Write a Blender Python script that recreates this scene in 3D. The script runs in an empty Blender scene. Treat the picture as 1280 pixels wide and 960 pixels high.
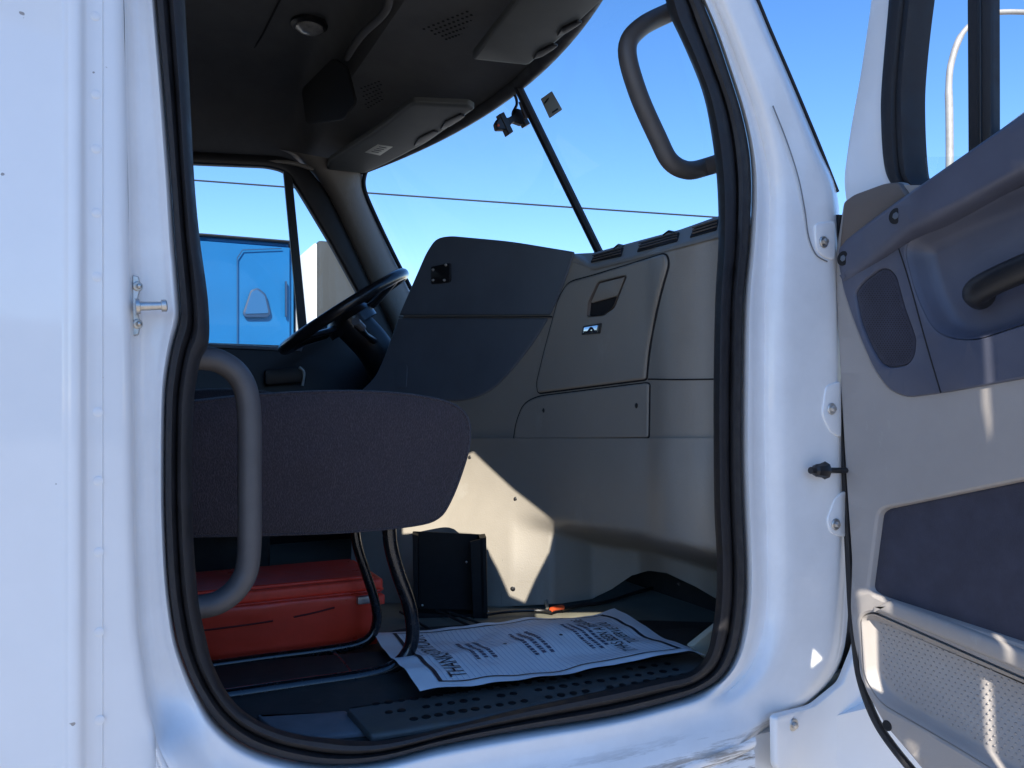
import bpy, bmesh, math, random
from mathutils import Vector, Matrix, noise
random.seed(4)
R = math.radians
# ---------------------------------------------------------------- camera, world, sun, exposure
scn = bpy.context.scene
Z0 = 1.65                      # height of the camera above the ground
YAW = R(26.2); F = 985.0; HOR = 510.0
SY, CY = math.sin(YAW), math.cos(YAW)
cam_d = bpy.data.cameras.new("camera"); cam = bpy.data.objects.new("camera", cam_d)
scn.collection.objects.link(cam); scn.camera = cam
cam.location = (0, 0, Z0); cam.rotation_euler = (R(90), 0, -YAW)
cam_d.sensor_width = 36; cam_d.lens = 36 * F / 1280; cam_d.shift_y = (HOR - 480) / 1280
cam_d.clip_start = 0.02; cam_d.clip_end = 2000

SUN_H = Vector((-1.0, -1.7)); SUN_EL = R(35)      # direction towards the sun
sun_dir = Vector((SUN_H.x, SUN_H.y, SUN_H.length * math.tan(SUN_EL))).normalized()
world = bpy.data.worlds.new("World"); scn.world = world; world.use_nodes = True
wn = world.node_tree.nodes; wl = world.node_tree.links
bg = wn["Background"]; sky = wn.new("ShaderNodeTexSky"); sky.sky_type = 'NISHITA'; sky.sun_disc = False
sky.sun_elevation = SUN_EL; sky.sun_rotation = math.atan2(sun_dir.x, sun_dir.y)
sky.altitude = 300; sky.air_density = 1.0; sky.dust_density = 0.0; sky.ozone_density = 2.5
bg.inputs["Strength"].default_value = 0.115
hs = wn.new("ShaderNodeHueSaturation"); hs.inputs["Saturation"].default_value = 1.25
tn = wn.new("ShaderNodeMix"); tn.data_type = 'RGBA'; tn.blend_type = 'MULTIPLY'; tn.inputs[0].default_value = 1
tn.inputs[7].default_value = (1.0, 0.915, 1.0, 1)
wl.new(sky.outputs[0], hs.inputs["Color"]); wl.new(hs.outputs[0], tn.inputs[6]); wl.new(tn.outputs[2], bg.inputs[0])
sd = bpy.data.lights.new("sun", 'SUN'); sd.energy = 4.2; sd.angle = R(0.08); sd.color = (1.0, 0.93, 0.80)
so = bpy.data.objects.new("sun", sd); scn.collection.objects.link(so)
so.rotation_euler = sun_dir.to_track_quat('Z', 'Y').to_euler()
vs = scn.view_settings; vs.view_transform = 'Standard'; vs.look = 'None'; vs.exposure = 1.15; vs.gamma = 1
vs.use_curve_mapping = False
scn.cycles.max_bounces = 10; scn.cycles.diffuse_bounces = 6; scn.cycles.transparent_max_bounces = 16
scn.cycles.caustics_reflective = False; scn.cycles.caustics_refractive = False
scn.cycles.use_denoising = True

# ---------------------------------------------------------------- materials
def mat(name, col, rough=0.5, metal=0.0, coat=0.0, spec=0.5, noise_amt=0.0, nscale=8.0, bump=0.0, bscale=200.0, bdist=0.001,
        rvar=0.0, sheen=0.0):
    m = bpy.data.materials.new(name); m.use_nodes = True
    n = m.node_tree.nodes; l = m.node_tree.links; p = n["Principled BSDF"]
    p.inputs["Base Color"].default_value = (*col, 1); p.inputs["Roughness"].default_value = rough
    p.inputs["Metallic"].default_value = metal; p.inputs["Coat Weight"].default_value = coat
    p.inputs["Coat Roughness"].default_value = 0.05; p.inputs["Specular IOR Level"].default_value = spec
    if sheen: p.inputs["Sheen Weight"].default_value = sheen
    tc = n.new("ShaderNodeTexCoord")
    if noise_amt or rvar:
        t = n.new("ShaderNodeTexNoise"); t.inputs["Scale"].default_value = nscale; t.inputs["Detail"].default_value = 8
        t.inputs["Roughness"].default_value = 0.65
        l.new(tc.outputs["Object"], t.inputs["Vector"])
        if noise_amt:
            r = n.new("ShaderNodeMapRange"); r.inputs[1].default_value = 0.3; r.inputs[2].default_value = 0.7
            r.inputs[3].default_value = 1 - noise_amt; r.inputs[4].default_value = 1 + noise_amt
            mx = n.new("ShaderNodeMix"); mx.data_type = 'RGBA'; mx.blend_type = 'MULTIPLY'; mx.inputs[0].default_value = 1
            mx.inputs[6].default_value = (*col, 1)
            l.new(t.outputs[0], r.inputs[0]); l.new(r.outputs[0], mx.inputs[7]); l.new(mx.outputs[2], p.inputs["Base Color"])
        if rvar:
            r2 = n.new("ShaderNodeMapRange"); r2.inputs[1].default_value = 0.35; r2.inputs[2].default_value = 0.65
            r2.inputs[3].default_value = max(0.02, rough - rvar); r2.inputs[4].default_value = min(1, rough + rvar)
            l.new(t.outputs[0], r2.inputs[0]); l.new(r2.outputs[0], p.inputs["Roughness"])
    if bump:
        b = n.new("ShaderNodeTexNoise"); b.inputs["Scale"].default_value = bscale; b.inputs["Detail"].default_value = 4
        l.new(tc.outputs["Object"], b.inputs["Vector"])
        bp = n.new("ShaderNodeBump"); bp.inputs["Strength"].default_value = bump; bp.inputs["Distance"].default_value = bdist
        l.new(b.outputs[0], bp.inputs["Height"]); l.new(bp.outputs[0], p.inputs["Normal"])
    return m

def glass_mat(name, tint=(0.93, 0.96, 0.97), refl=1.0):
    m = bpy.data.materials.new(name); m.use_nodes = True
    n = m.node_tree.nodes; l = m.node_tree.links
    n.remove(n["Principled BSDF"]); out = n["Material Output"]
    tr = n.new("ShaderNodeBsdfTransparent"); tr.inputs[0].default_value = (*tint, 1)
    gl = n.new("ShaderNodeBsdfGlossy"); gl.inputs["Roughness"].default_value = 0.0
    fr = n.new("ShaderNodeFresnel"); fr.inputs[0].default_value = 1.45
    mu = n.new("ShaderNodeMath"); mu.operation = 'MULTIPLY'; mu.inputs[1].default_value = refl
    mx = n.new("ShaderNodeMixShader")
    l.new(fr.outputs[0], mu.inputs[0]); l.new(mu.outputs[0], mx.inputs[0])
    l.new(tr.outputs[0], mx.inputs[1]); l.new(gl.outputs[0], mx.inputs[2]); l.new(mx.outputs[0], out.inputs[0])
    return m

def stain(m, axis_scale, lo, hi, col2, detail=6, mask_z=None):
    """blend a second colour over a material through a noise mask (dirt, wear)"""
    n = m.node_tree.nodes; l = m.node_tree.links; p = n["Principled BSDF"]
    tc = n.new("ShaderNodeTexCoord"); mp = n.new("ShaderNodeMapping"); mp.inputs["Scale"].default_value = axis_scale
    t = n.new("ShaderNodeTexNoise"); t.inputs["Scale"].default_value = 1; t.inputs["Detail"].default_value = detail
    t.inputs["Roughness"].default_value = 0.7
    r = n.new("ShaderNodeMapRange"); r.inputs[1].default_value = lo; r.inputs[2].default_value = hi
    mx = n.new("ShaderNodeMix"); mx.data_type = 'RGBA'; mx.inputs[7].default_value = (*col2, 1)
    l.new(tc.outputs["Object"], mp.inputs[0]); l.new(mp.outputs[0], t.inputs["Vector"]); l.new(t.outputs[0], r.inputs[0])
    old = p.inputs["Base Color"]
    if old.is_linked:
        l.new(old.links[0].from_socket, mx.inputs[6])
    else:
        mx.inputs[6].default_value = old.default_value
    fac = r.outputs[0]
    if mask_z:
        sx = n.new("ShaderNodeSeparateXYZ"); l.new(tc.outputs["Object"], sx.inputs[0])
        r2 = n.new("ShaderNodeMapRange"); r2.inputs[1].default_value = mask_z[1]; r2.inputs[2].default_value = mask_z[0]
        l.new(sx.outputs[mask_z[2] if len(mask_z) > 2 else 2], r2.inputs[0])
        mu = n.new("ShaderNodeMath"); mu.operation = 'MULTIPLY'; l.new(fac, mu.inputs[0]); l.new(r2.outputs[0], mu.inputs[1])
        fac = mu.outputs[0]
    l.new(fac, mx.inputs[0]); l.new(mx.outputs[2], p.inputs["Base Color"])

M = {}
M['paint'] = mat('white_paint', (0.86, 0.855, 0.85), 0.45, coat=0.8, noise_amt=0.025, nscale=7, bump=0.02, bscale=5, bdist=0.004)
stain(M['paint'], (45, 45, 45), 0.745, 0.758, (0.35, 0.31, 0.28), detail=2)
M['paint_sill'] = mat('sill_paint', (0.86, 0.855, 0.85), 0.5, coat=0.55, noise_amt=0.05, nscale=12)
stain(M['paint_sill'], (5, 8, 60), 0.50, 0.58, (0.2, 0.16, 0.12), detail=10, mask_z=(1.07, 1.13))
M['rubber'] = mat('black_rubber', (0.014, 0.013, 0.015), 0.62, noise_amt=0.35, nscale=30, rvar=0.12, bump=0.15, bscale=120)
M['beige'] = mat('grained_beige_plastic', (0.285, 0.26, 0.225), 0.52, noise_amt=0.06, nscale=6, bump=0.5, bscale=260, bdist=0.001, rvar=0.06)
stain(M['beige'], (9, 9, 5), 0.60, 0.75, (0.33, 0.31, 0.28))
M['beige_dark'] = mat('taupe_plastic', (0.13, 0.105, 0.09), 0.5, noise_amt=0.06, nscale=6, bump=0.3, bscale=420, bdist=0.0006)
M['slate'] = mat('slate_blue_plastic', (0.11, 0.13, 0.16), 0.5, noise_amt=0.1, nscale=9, bump=0.35, bscale=450, bdist=0.0006, rvar=0.06)
M['slate_door'] = mat('slate_door_plastic', (0.088, 0.094, 0.13), 0.42, noise_amt=0.08, nscale=9, bump=0.25, bscale=450, bdist=0.0005, rvar=0.08)
M['slate_cloth'] = mat('slate_carpet', (0.035, 0.035, 0.055), 0.95, noise_amt=0.2, nscale=25, bump=0.8, bscale=500, bdist=0.001, sheen=0.2)
M['head'] = mat('charcoal_headliner', (0.10, 0.10, 0.10), 0.75, noise_amt=0.12, nscale=10, bump=0.3, bscale=300)
M['visor'] = mat('grey_visor_vinyl', (0.10, 0.105, 0.10), 0.6, noise_amt=0.08, nscale=12, bump=0.3, bscale=350, bdist=0.0006)
M['black'] = mat('black_plastic', (0.012, 0.012, 0.014), 0.42, noise_amt=0.2, nscale=20, bump=0.15, bscale=300, bdist=0.0005)
M['gap'] = mat('shut_line', (0.01, 0.01, 0.012), 0.9)
M['handle'] = mat('grey_handle_rubber', (0.085, 0.08, 0.082), 0.48, noise_amt=0.12, nscale=25, bump=0.3, bscale=500, bdist=0.0005)
M['enamel'] = mat('black_enamel', (0.010, 0.010, 0.012), 0.22, noise_amt=0.3, nscale=60, rvar=0.10, bump=0.25, bscale=60, bdist=0.0008, coat=0.3)
M['steel'] = mat('zinc_steel', (0.55, 0.53, 0.5), 0.35, metal=0.9, noise_amt=0.25, nscale=40, rvar=0.1)
M['rim'] = mat('steering_leather', (0.015, 0.015, 0.018), 0.3, noise_amt=0.15, nscale=40, coat=0.3)
M['floor'] = mat('grey_floor_vinyl', (0.20, 0.195, 0.155), 0.65, noise_amt=0.25, nscale=14, bump=0.3, bscale=150, rvar=0.1)
M['mat'] = mat('black_floor_mat', (0.036, 0.034, 0.031), 0.7, noise_amt=0.3, nscale=18, bump=0.4, bscale=200)
stain(M['mat'], (14, 14, 14), 0.55, 0.75, (0.06, 0.055, 0.045))
M['sill_plate'] = mat('dark_sill_plastic', (0.075, 0.072, 0.066), 0.5, noise_amt=0.2, nscale=25, rvar=0.12, bump=0.2, bscale=200)
stain(M['sill_plate'], (18, 18, 18), 0.55, 0.7, (0.09, 0.08, 0.06))
M['sill_grey'] = mat('grey_sill_plastic', (0.16, 0.16, 0.17), 0.55, noise_amt=0.15, nscale=25)
M['red'] = mat('red_vinyl_case', (0.85, 0.05, 0.018), 0.36, noise_amt=0.14, nscale=9, bump=0.3, bscale=25, bdist=0.003, rvar=0.1)
M['red_zip'] = mat('red_binding', (0.98, 0.08, 0.04), 0.5, noise_amt=0.1, nscale=60)
M['paper'] = mat('white_paper', (0.90, 0.90, 0.91), 0.75, noise_amt=0.03, nscale=20)
M['ink'] = mat('black_ink', (0.015, 0.015, 0.03), 0.7)
M['ink_grey'] = mat('faded_ink', (0.60, 0.62, 0.70), 0.8)
M['glass'] = glass_mat('window_glass', (0.90, 0.95, 0.96), 0.45)
M['shield'] = glass_mat('windshield_glass', (0.94, 0.97, 0.98), 0.04)
M['label'] = mat('pale_label', (0.65, 0.65, 0.58), 0.5)
M['beige_door'] = mat('grained_door_plastic', (0.35, 0.32, 0.30), 0.5, noise_amt=0.07, nscale=5, bump=0.35, bscale=380, bdist=0.0006, rvar=0.06)
stain(M['beige_door'], (11, 11, 5), 0.60, 0.72, (0.42, 0.40, 0.38))
M['holder'] = mat('matt_black_steel', (0.006, 0.006, 0.007), 0.55, spec=0.25, noise_amt=0.3, nscale=40)
M['chrome'] = mat('chrome', (0.7, 0.75, 0.8), 0.15, metal=1.0)
M['blue'] = mat('blue_truck_paint', (0.001, 0.095, 0.27), 0.5, coat=0.15, spec=0.25, noise_amt=0.08, nscale=1.2)
M['white2'] = mat('white_panel_paint', (0.75, 0.75, 0.74), 0.45, noise_amt=0.04, nscale=2)
M['grey2'] = mat('grey_box_paint', (0.028, 0.032, 0.036), 0.7, noise_amt=0.1, nscale=2)
M['galv'] = mat('galvanised_steel', (0.55, 0.56, 0.57), 0.5, metal=0.4, noise_amt=0.15, nscale=4)
M['wire'] = mat('black_wire', (0.012, 0.016, 0.024), 0.8)
M['tyre'] = mat('tyre_rubber', (0.02, 0.02, 0.02), 0.8, noise_amt=0.2, nscale=20)
M['lamp_pole'] = mat('weathered_pole_steel', (0.30, 0.30, 0.30), 0.6, metal=0.2, noise_amt=0.2, nscale=4)
M['wood'] = mat('creosoted_wood', (0.12, 0.08, 0.05), 0.8, noise_amt=0.3, nscale=5)
M['asphalt'] = mat('pale_concrete', (0.40, 0.37, 0.335), 0.9, noise_amt=0.35, nscale=1.2, bump=0.6, bscale=60, bdist=0.01)
M['lens'] = mat('clear_lamp_lens', (0.35, 0.35, 0.34), 0.12, coat=1.0, noise_amt=0.25, nscale=60)
M['orange'] = mat('orange_plastic', (0.7, 0.10, 0.03), 0.4)
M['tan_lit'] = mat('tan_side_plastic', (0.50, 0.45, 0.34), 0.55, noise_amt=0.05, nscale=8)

def fabric_mat():
    m = mat('charcoal_seat_fabric', (0.036, 0.027, 0.031), 0.95, noise_amt=0.1, nscale=5, sheen=0.2)
    n = m.node_tree.nodes; l = m.node_tree.links; p = n["Principled BSDF"]
    tc = n.new("ShaderNodeTexCoord")
    mp = n.new("ShaderNodeMapping"); mp.inputs["Scale"].default_value = (620, 620, 260)
    w = n.new("ShaderNodeTexVoronoi"); w.inputs["Scale"].default_value = 1
    l.new(tc.outputs["Object"], mp.inputs[0]); l.new(mp.outputs[0], w.inputs["Vector"])
    bp = n.new("ShaderNodeBump"); bp.inputs["Strength"].default_value = 0.9; bp.inputs["Distance"].default_value = 0.0015
    l.new(w.outputs["Distance"], bp.inputs["Height"]); l.new(bp.outputs[0], p.inputs["Normal"])
    r = n.new("ShaderNodeMapRange"); r.inputs[1].default_value = 0.1; r.inputs[2].default_value = 0.9
    r.inputs[3].default_value = 0.65; r.inputs[4].default_value = 1.9
    mx = n.new("ShaderNodeMix"); mx.data_type = 'RGBA'; mx.blend_type = 'MULTIPLY'; mx.inputs[0].default_value = 1
    l.new(p.inputs["Base Color"].links[0].from_socket, mx.inputs[6])
    l.new(w.outputs["Distance"], r.inputs[0]); l.new(r.outputs[0], mx.inputs[7]); l.new(mx.outputs[2], p.inputs["Base Color"])
    return m
M['fabric'] = fabric_mat()

# ---------------------------------------------------------------- geometry helpers
def W(x, y, z): return Vector((x, y, z + Z0))
def ray(px, py):
    r, u = (px - 640) / F, (HOR - py) / F
    return Vector((SY + r * CY, CY - r * SY, u))         # depth 1 along the camera axis
def PL(px, py, n, d, off=0.0):
    """point where the sight line of a photo pixel meets the plane n.p = d (relative heights)"""
    v = ray(px, py); n = Vector(n); t = d / n.dot(v)
    p = v * t + n * off
    return Vector((p.x, p.y, p.z + Z0))
def planeY(c):   # offset grows towards the camera
    return lambda px, py, off=0.0: PL(px, py, (0, -1, 0), -c, off)
def planeX(c):
    return lambda px, py, off=0.0: PL(px, py, (-1, 0, 0), -c, off)
def planeZ(c):
    return lambda px, py, off=0.0: PL(px, py, (0, 0, 1), c, off)

def cat(pts, k=6, closed=True):
    """Catmull-Rom resampling of a list of tuples"""
    n = len(pts); out = []
    rng = range(n) if closed else range(n - 1)
    for i in rng:
        if closed: a, b, c, d = pts[i-1], pts[i], pts[(i+1) % n], pts[(i+2) % n]
        else: a, b, c, d = pts[max(i-1, 0)], pts[i], pts[i+1], pts[min(i+2, n-1)]
        for j in range(k):
            t = j / k
            out.append(tuple(0.5 * (2*q + (r-p)*t + (2*p-5*q+4*r-s)*t*t + (-p+3*q-3*r+s)*t**3) for p, q, r, s in zip(a, b, c, d)))
    if not closed: out.append(tuple(pts[-1]))
    return out

def rnd(pts, rad, k=5):
    """round the corners of a polygon; rad is one number or one per corner"""
    n = len(pts); out = []
    for i in range(n):
        a, b, c = Vector(pts[i-1][:2]), Vector(pts[i][:2]), Vector(pts[(i+1) % n][:2])
        r = rad[i] if isinstance(rad, (list, tuple)) else rad
        u, v = (a-b), (c-b); lu, lv = u.length, v.length
        r = min(r, lu*0.48, lv*0.48)
        if r < 0.3: out.append(tuple(b)); continue
        p, q = b + u/lu*r, b + v/lv*r
        for j in range(k+1):
            t = j/k; out.append(tuple(p*(1-t)**2 + b*2*t*(1-t) + q*t*t))
    return out

def inset(loop, d):
    """move a 2D loop inwards by d"""
    n = len(loop); A = sum(loop[i][0]*loop[(i+1) % n][1] - loop[(i+1) % n][0]*loop[i][1] for i in range(n))
    s = 1 if A > 0 else -1; out = []
    for i in range(n):
        a, b, c = Vector(loop[i-1]), Vector(loop[i]), Vector(loop[(i+1) % n])
        t1 = (b-a); t2 = (c-b)
        t1 = t1.normalized() if t1.length > 1e-6 else t2.normalized(); t2 = t2.normalized() if t2.length > 1e-6 else t1
        nn = Vector((-(t1.y+t2.y), t1.x+t2.x)); 
        nn = nn.normalized() if nn.length > 1e-6 else Vector((-t1.y, t1.x))
        out.append((b.x + nn.x*d*s, b.y + nn.y*d*s))
    return out

col = scn.collection
def link(name, me, m, parent=None, smooth=30):
    if isinstance(m, (list, tuple)):
        for q in m: me.materials.append(q)
    else: me.materials.append(m)
    if smooth:
        me.shade_smooth(); me.set_sharp_from_angle(angle=R(smooth))
    o = bpy.data.objects.new(name, me); col.objects.link(o)
    if parent is not None and parent.parent is not None and parent.parent.parent is not None:
        parent = parent.parent
    if parent is not None:
        o.parent = parent
        if parent.type == 'EMPTY': o.matrix_parent_inverse = Matrix.Translation(-Vector(parent['base']))
    return o
def from_bm(name, bm, m, parent=None, smooth=30, recalc=True):
    if recalc: bmesh.ops.recalc_face_normals(bm, faces=bm.faces)
    me = bpy.data.meshes.new(name); bm.to_mesh(me); bm.free()
    return link(name, me, m, parent, smooth)
def tag(o, label=None, cat_=None, group=None, kind=None):
    if label: o['label'] = label
    if cat_: o['category'] = cat_
    if group: o['group'] = group
    if kind: o['kind'] = kind
    return o
def thing(name, loc, label, cat_, group=None):
    o = bpy.data.objects.new(name, None); col.objects.link(o); o.location = loc; o['base'] = tuple(loc)
    o.empty_display_size = 0.1
    return tag(o, label, cat_, group)

def plate_bm(bm, outline, S, h=0.01, b=3.0, bh=None, holes=(), step=0, base=0.0, mi=0):
    """a solid panel: outline in photo pixels, carried onto the surface S at its real distance, h thick with rounded edges"""
    bh = bh if bh is not None else min(h*0.6, 0.006)
    def ring(loop, off, ins): 
        L = inset(loop, ins) if ins else loop
        return L, [bm.verts.new(S(x, y, base+off)) for x, y in L]
    def dense(L):
        out = []
        for i in range(len(L)):
            a, b_ = L[i], L[(i+1) % len(L)]; d = math.hypot(a[0]-b_[0], a[1]-b_[1]); k = max(1, int(math.ceil(d/step)))
            out += [(lerp(a[0], b_[0], j/k), lerp(a[1], b_[1], j/k)) for j in range(k)]
        return out
    if step: outline = dense(outline); holes = [dense(q) for q in holes]
    front_loops = []
    for idx, loop in enumerate([outline] + list(holes)):
        s = 1 if idx == 0 else -1
        prof = [(0, 0), (h-bh, 0), (h-bh*0.55, s*b*0.12), (h-bh*0.2, s*b*0.42), (h, s*b)]
        rr = [ring(loop, o_, i_) for o_, i_ in prof]
        for (l1, v1), (l2, v2) in zip(rr, rr[1:]):
            n = len(v1)
            for i in range(n):
                f = bm.faces.new((v1[i], v1[(i+1) % n], v2[(i+1) % n], v2[i])); f.material_index = mi
        front_loops.append(rr[-1])
    # flat fill in 2D, cut, then carried onto the surface
    tb = bmesh.new()
    for L, _ in front_loops:
        vv = [tb.verts.new((x, y, 0)) for x, y in L]
        for i in range(len(vv)): tb.edges.new((vv[i], vv[(i+1) % len(vv)]))
    bmesh.ops.triangle_fill(tb, use_beauty=True, use_dissolve=False, edges=tb.edges[:])
    if step:
        xs = [v.co.x for v in tb.verts]; x = min(xs) + step
        while x < max(xs):
            bmesh.ops.bisect_plane(tb, geom=tb.verts[:]+tb.edges[:]+tb.faces[:], plane_co=(x, 0, 0), plane_no=(1, 0, 0)); x += step
        ys = [v.co.y for v in tb.verts]; y = min(ys) + step
        while y < max(ys):
            bmesh.ops.bisect_plane(tb, geom=tb.verts[:]+tb.edges[:]+tb.faces[:], plane_co=(0, y, 0), plane_no=(0, 1, 0)); y += step
    vm = {v: bm.verts.new(S(v.co.x, v.co.y, base+h)) for v in tb.verts}
    for f in tb.faces:
        try:
            nf = bm.faces.new([vm[v] for v in f.verts]); nf.material_index = mi
        except ValueError: pass
    tb.free()
    bmesh.ops.remove_doubles(bm, verts=bm.verts[:], dist=1e-5)

def plate(name, outline, S, m, parent=None, h=0.01, b=3.0, holes=(), step=0, base=0.0, bh=None, smooth=30):
    bm = bmesh.new(); plate_bm(bm, outline, S, h, b, bh, holes, step, base)
    return from_bm(name, bm, m, parent, smooth)

def tube_bm(bm, pts, rad, seg=12, closed=False, flat=1.0, mi=0, cap=True):
    pts = [Vector(p) for p in pts]; n = len(pts)
    rads = rad if isinstance(rad, (list, tuple)) else [rad]*n
    up = None; rings = []
    for i, p in enumerate(pts):
        a = pts[i-1] if (closed or i) else p; b = pts[(i+1) % n] if (closed or i < n-1) else p
        t = (b-a).normalized()
        if up is None:
            up = Vector((0, 0, 1)) if abs(t.z) < 0.9 else Vector((1, 0, 0))
        s = t.cross(up).normalized(); up = s.cross(t).normalized()
        rings.append([bm.verts.new(p + (s*math.cos(q) + up*math.sin(q)*flat)*rads[i]) for q in [2*math.pi*j/seg for j in range(seg)]])
    m_ = n if closed else n-1
    for i in range(m_):
        A, B = rings[i], rings[(i+1) % n]
        for j in range(seg):
            f = bm.faces.new((A[j], A[(j+1) % seg], B[(j+1) % seg], B[j])); f.material_index = mi
    if not closed and cap:
        bm.faces.new(rings[0]); bm.faces.new(rings[-1])
def tube(name, pts, rad, m, parent=None, seg=16, closed=False, flat=1.0, k=6, smooth=40):
    if k: pts = cat([tuple(p) for p in pts], k, closed)
    bm = bmesh.new(); tube_bm(bm, pts, rad, seg, closed, flat)
    return from_bm(name, bm, m, parent, smooth)

def box_bm(bm, lo, hi, bev=0.0, mtx=None, mi=0, rel=True):
    z = Z0 if rel else 0
    c = Vector(((lo[0]+hi[0])/2, (lo[1]+hi[1])/2, (lo[2]+hi[2])/2+z)); s = [abs(hi[i]-lo[i]) for i in range(3)]
    r = bmesh.ops.create_cube(bm, size=1, matrix=Matrix.Translation(c) @ Matrix.Diagonal((*s, 1)))
    fs = set(f for v in r['verts'] for f in v.link_faces)
    for f in fs: f.material_index = mi
    if bev:
        es = list(set(e for v in r['verts'] for e in v.link_edges))
        bmesh.ops.bevel(bm, geom=es, offset=bev, segments=3, profile=0.6, affect='EDGES')
def box(name, lo, hi, m, parent=None, bev=0.005, rel=True):
    bm = bmesh.new(); box_bm(bm, lo, hi, bev, rel=rel); return from_bm(name, bm, m, parent)
def grid(name, rows, m, parent=None, smooth=40, closed=False, thick=0.0):
    bm = bmesh.new(); V = [[bm.verts.new(p) for p in r] for r in rows]
    for a, b in zip(V, V[1:]):
        n = len(a)
        for j in range(n if closed else n-1):
            try: bm.faces.new((a[j], a[(j+1) % n], b[(j+1) % n], b[j]))
            except ValueError: pass
    if thick:
        bmesh.ops.recalc_face_normals(bm, faces=bm.faces)
        bmesh.ops.solidify(bm, geom=bm.faces[:], thickness=thick)
    return from_bm(name, bm, m, parent, smooth)
def disc_bm(bm, c, n, r, h, seg=16, dome=0.4, mi=0):
    n = Vector(n).normalized(); a = n.orthogonal().normalized(); b = n.cross(a); c = Vector(c); prev = None
    for rr, hh in ((1, 0), (1, h*0.6), (0.85, h), (0.5, h*(1+dome*0.7)), (0.0, h*(1+dome))):
        if rr == 0:
            v = bm.verts.new(c + n*hh)
            for j in range(seg): bm.faces.new((prev[j], prev[(j+1) % seg], v)).material_index = mi
        else:
            ring = [bm.verts.new(c + n*hh + (a*math.cos(t)+b*math.sin(t))*r*rr) for t in [2*math.pi*j/seg for j in range(seg)]]
            if prev:
                for j in range(seg): bm.faces.new((prev[j], prev[(j+1) % seg], ring[(j+1) % seg], ring[j])).material_index = mi
            prev = ring
def screw(name, c, n, r, m, parent, h=0.004, cross=True):
    bm = bmesh.new(); disc_bm(bm, Vector(c), n, r, h*0.5, dome=0.1)
    disc_bm(bm, Vector(c)+Vector(n).normalized()*h*0.4, n, r*0.55, h, seg=6 if cross else 16, dome=0.2)
    return from_bm(name, bm, m, parent)
def lerp(a, b, t): return a + (b-a)*t
def interp(x, tab):
    """piecewise linear table lookup; tab sorted by first value"""
    if x <= tab[0][0]: return tab[0][1]
    for (a, b), (c, d) in zip(tab, tab[1:]):
        if x <= c: return lerp(b, d, (x-a)/(c-a))
    return tab[-1][1]
def sm(t): t = max(0, min(1, t)); return t*t*(3-2*t)

# ---------------------------------------------------------------- ground and far surroundings
bm = bmesh.new()
bmesh.ops.create_grid(bm, x_segments=40, y_segments=40, size=600)
tag(from_bm('ground', bm, M['asphalt'], smooth=0), kind='structure')

# ================================================================ THE WHITE TRUCK
truck = thing('white_truck', (0.3, 2.05, 0.0), 'white semi truck cab seen through its open passenger doorway, grey interior inside', 'truck')

# --- doorway: rubber seal and painted door frame ---
pairs = [  # seal outer px, seal inner px, painted frame outer px
 (185,-150,224,-150,148,-150,'l'),(195,0,231,0,155,0,'l'),(205,112,237,112,157,112,'l'),(214,225,243,225,160,225,'l'),(219,300,250,300,161,300,'l'),
 (225,375,260,375,162,375,'l'),(225,400,261,427,163,400,'l'),(217,431,251,450,163,431,'l'),(210,469,244,487,164,469,'l'),(207,510,241,525,165,510,'l'),
 (206,600,240,600,166,600,'l'),(207,660,242,675,168,675,'l'),(211,731,248,750,170,731,'l'),(219,790,257,795,173,790,'l'),(229,825,267,832,177,835,'l'),
 (246,864,290,874,187,888,'l'),(270,902,325,902,203,944,'b'),(305,930,372,918,240,1000,'b'),(355,948,415,923,300,1035,'b'),(412,956,455,926,380,1045,'b'),
 (475,951,500,922,475,1040,'b'),(550,932,580,903,560,1028,'b'),(640,915,650,886,655,1010,'b'),(760,896,760,862,780,978,'b'),(837,877,826,848,865,952,'b'),
 (875,864,862,840,925,930,'b'),(903,845,882,820,968,905,'r'),(920,814,890,790,1015,878,'r'),(929,765,895,750,1052,825,'r'),(931,712,896,700,1062,730,'r'),
 (928,637,893,637,1064,637,'r'),(926,562,892,560,1062,560,'r'),(927,450,892,470,1059,460,'r'),(929,375,894,375,1055,375,'r'),(935,311,898,300,1052,305,'r'),
 (939,240,896,225,1045,237,'r'),(936,187,888,161,1024,187,'r'),(926,139,877,112,1004,139,'r'),(912,94,856,60,985,94,'r'),(894,41,837,19,962,41,'r'),
 (877,0,828,-12,945,0,'r'),(850,-60,800,-75,918,-62,'r'),(800,-150,755,-150,876,-160,'r'),(730,-235,690,-215,790,-262,'t'),(600,-290,580,-262,620,-345,'t'),
 (420,-270,410,-245,410,-330,'t'),(260,-225,280,-205,225,-275,'t'),(205,-190,240,-180,160,-215,'t')]
wl_, wr_, wb_ = [], [], []
flat = []
for a in pairs:
    k = a[6]; flat.append(tuple(map(float, a[:6])) + ((1.,0.,0.) if k in 'lt' else (0.,1.,0.) if k == 'r' else (0.,0.,1.)))
lp = cat(flat, 5, True)
# seal: two ribs with a groove
sprof = [(0.0, 1.056), (0.02, 1.040), (0.10, 1.030), (0.24, 1.026), (0.36, 1.031), (0.42, 1.040), (0.48, 1.031), (0.6, 1.022), (0.78, 1.024), (0.92, 1.036), (1.0, 1.060), (0.97, 1.085)]
rows = []
for t, y in sprof:
    rows.append([planeY(y)(lerp(p[0], p[2], t), lerp(p[1], p[3], t)) for p in lp])
seal = grid('door_seal', rows, M['rubber'], truck, smooth=60, closed=True)
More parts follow.
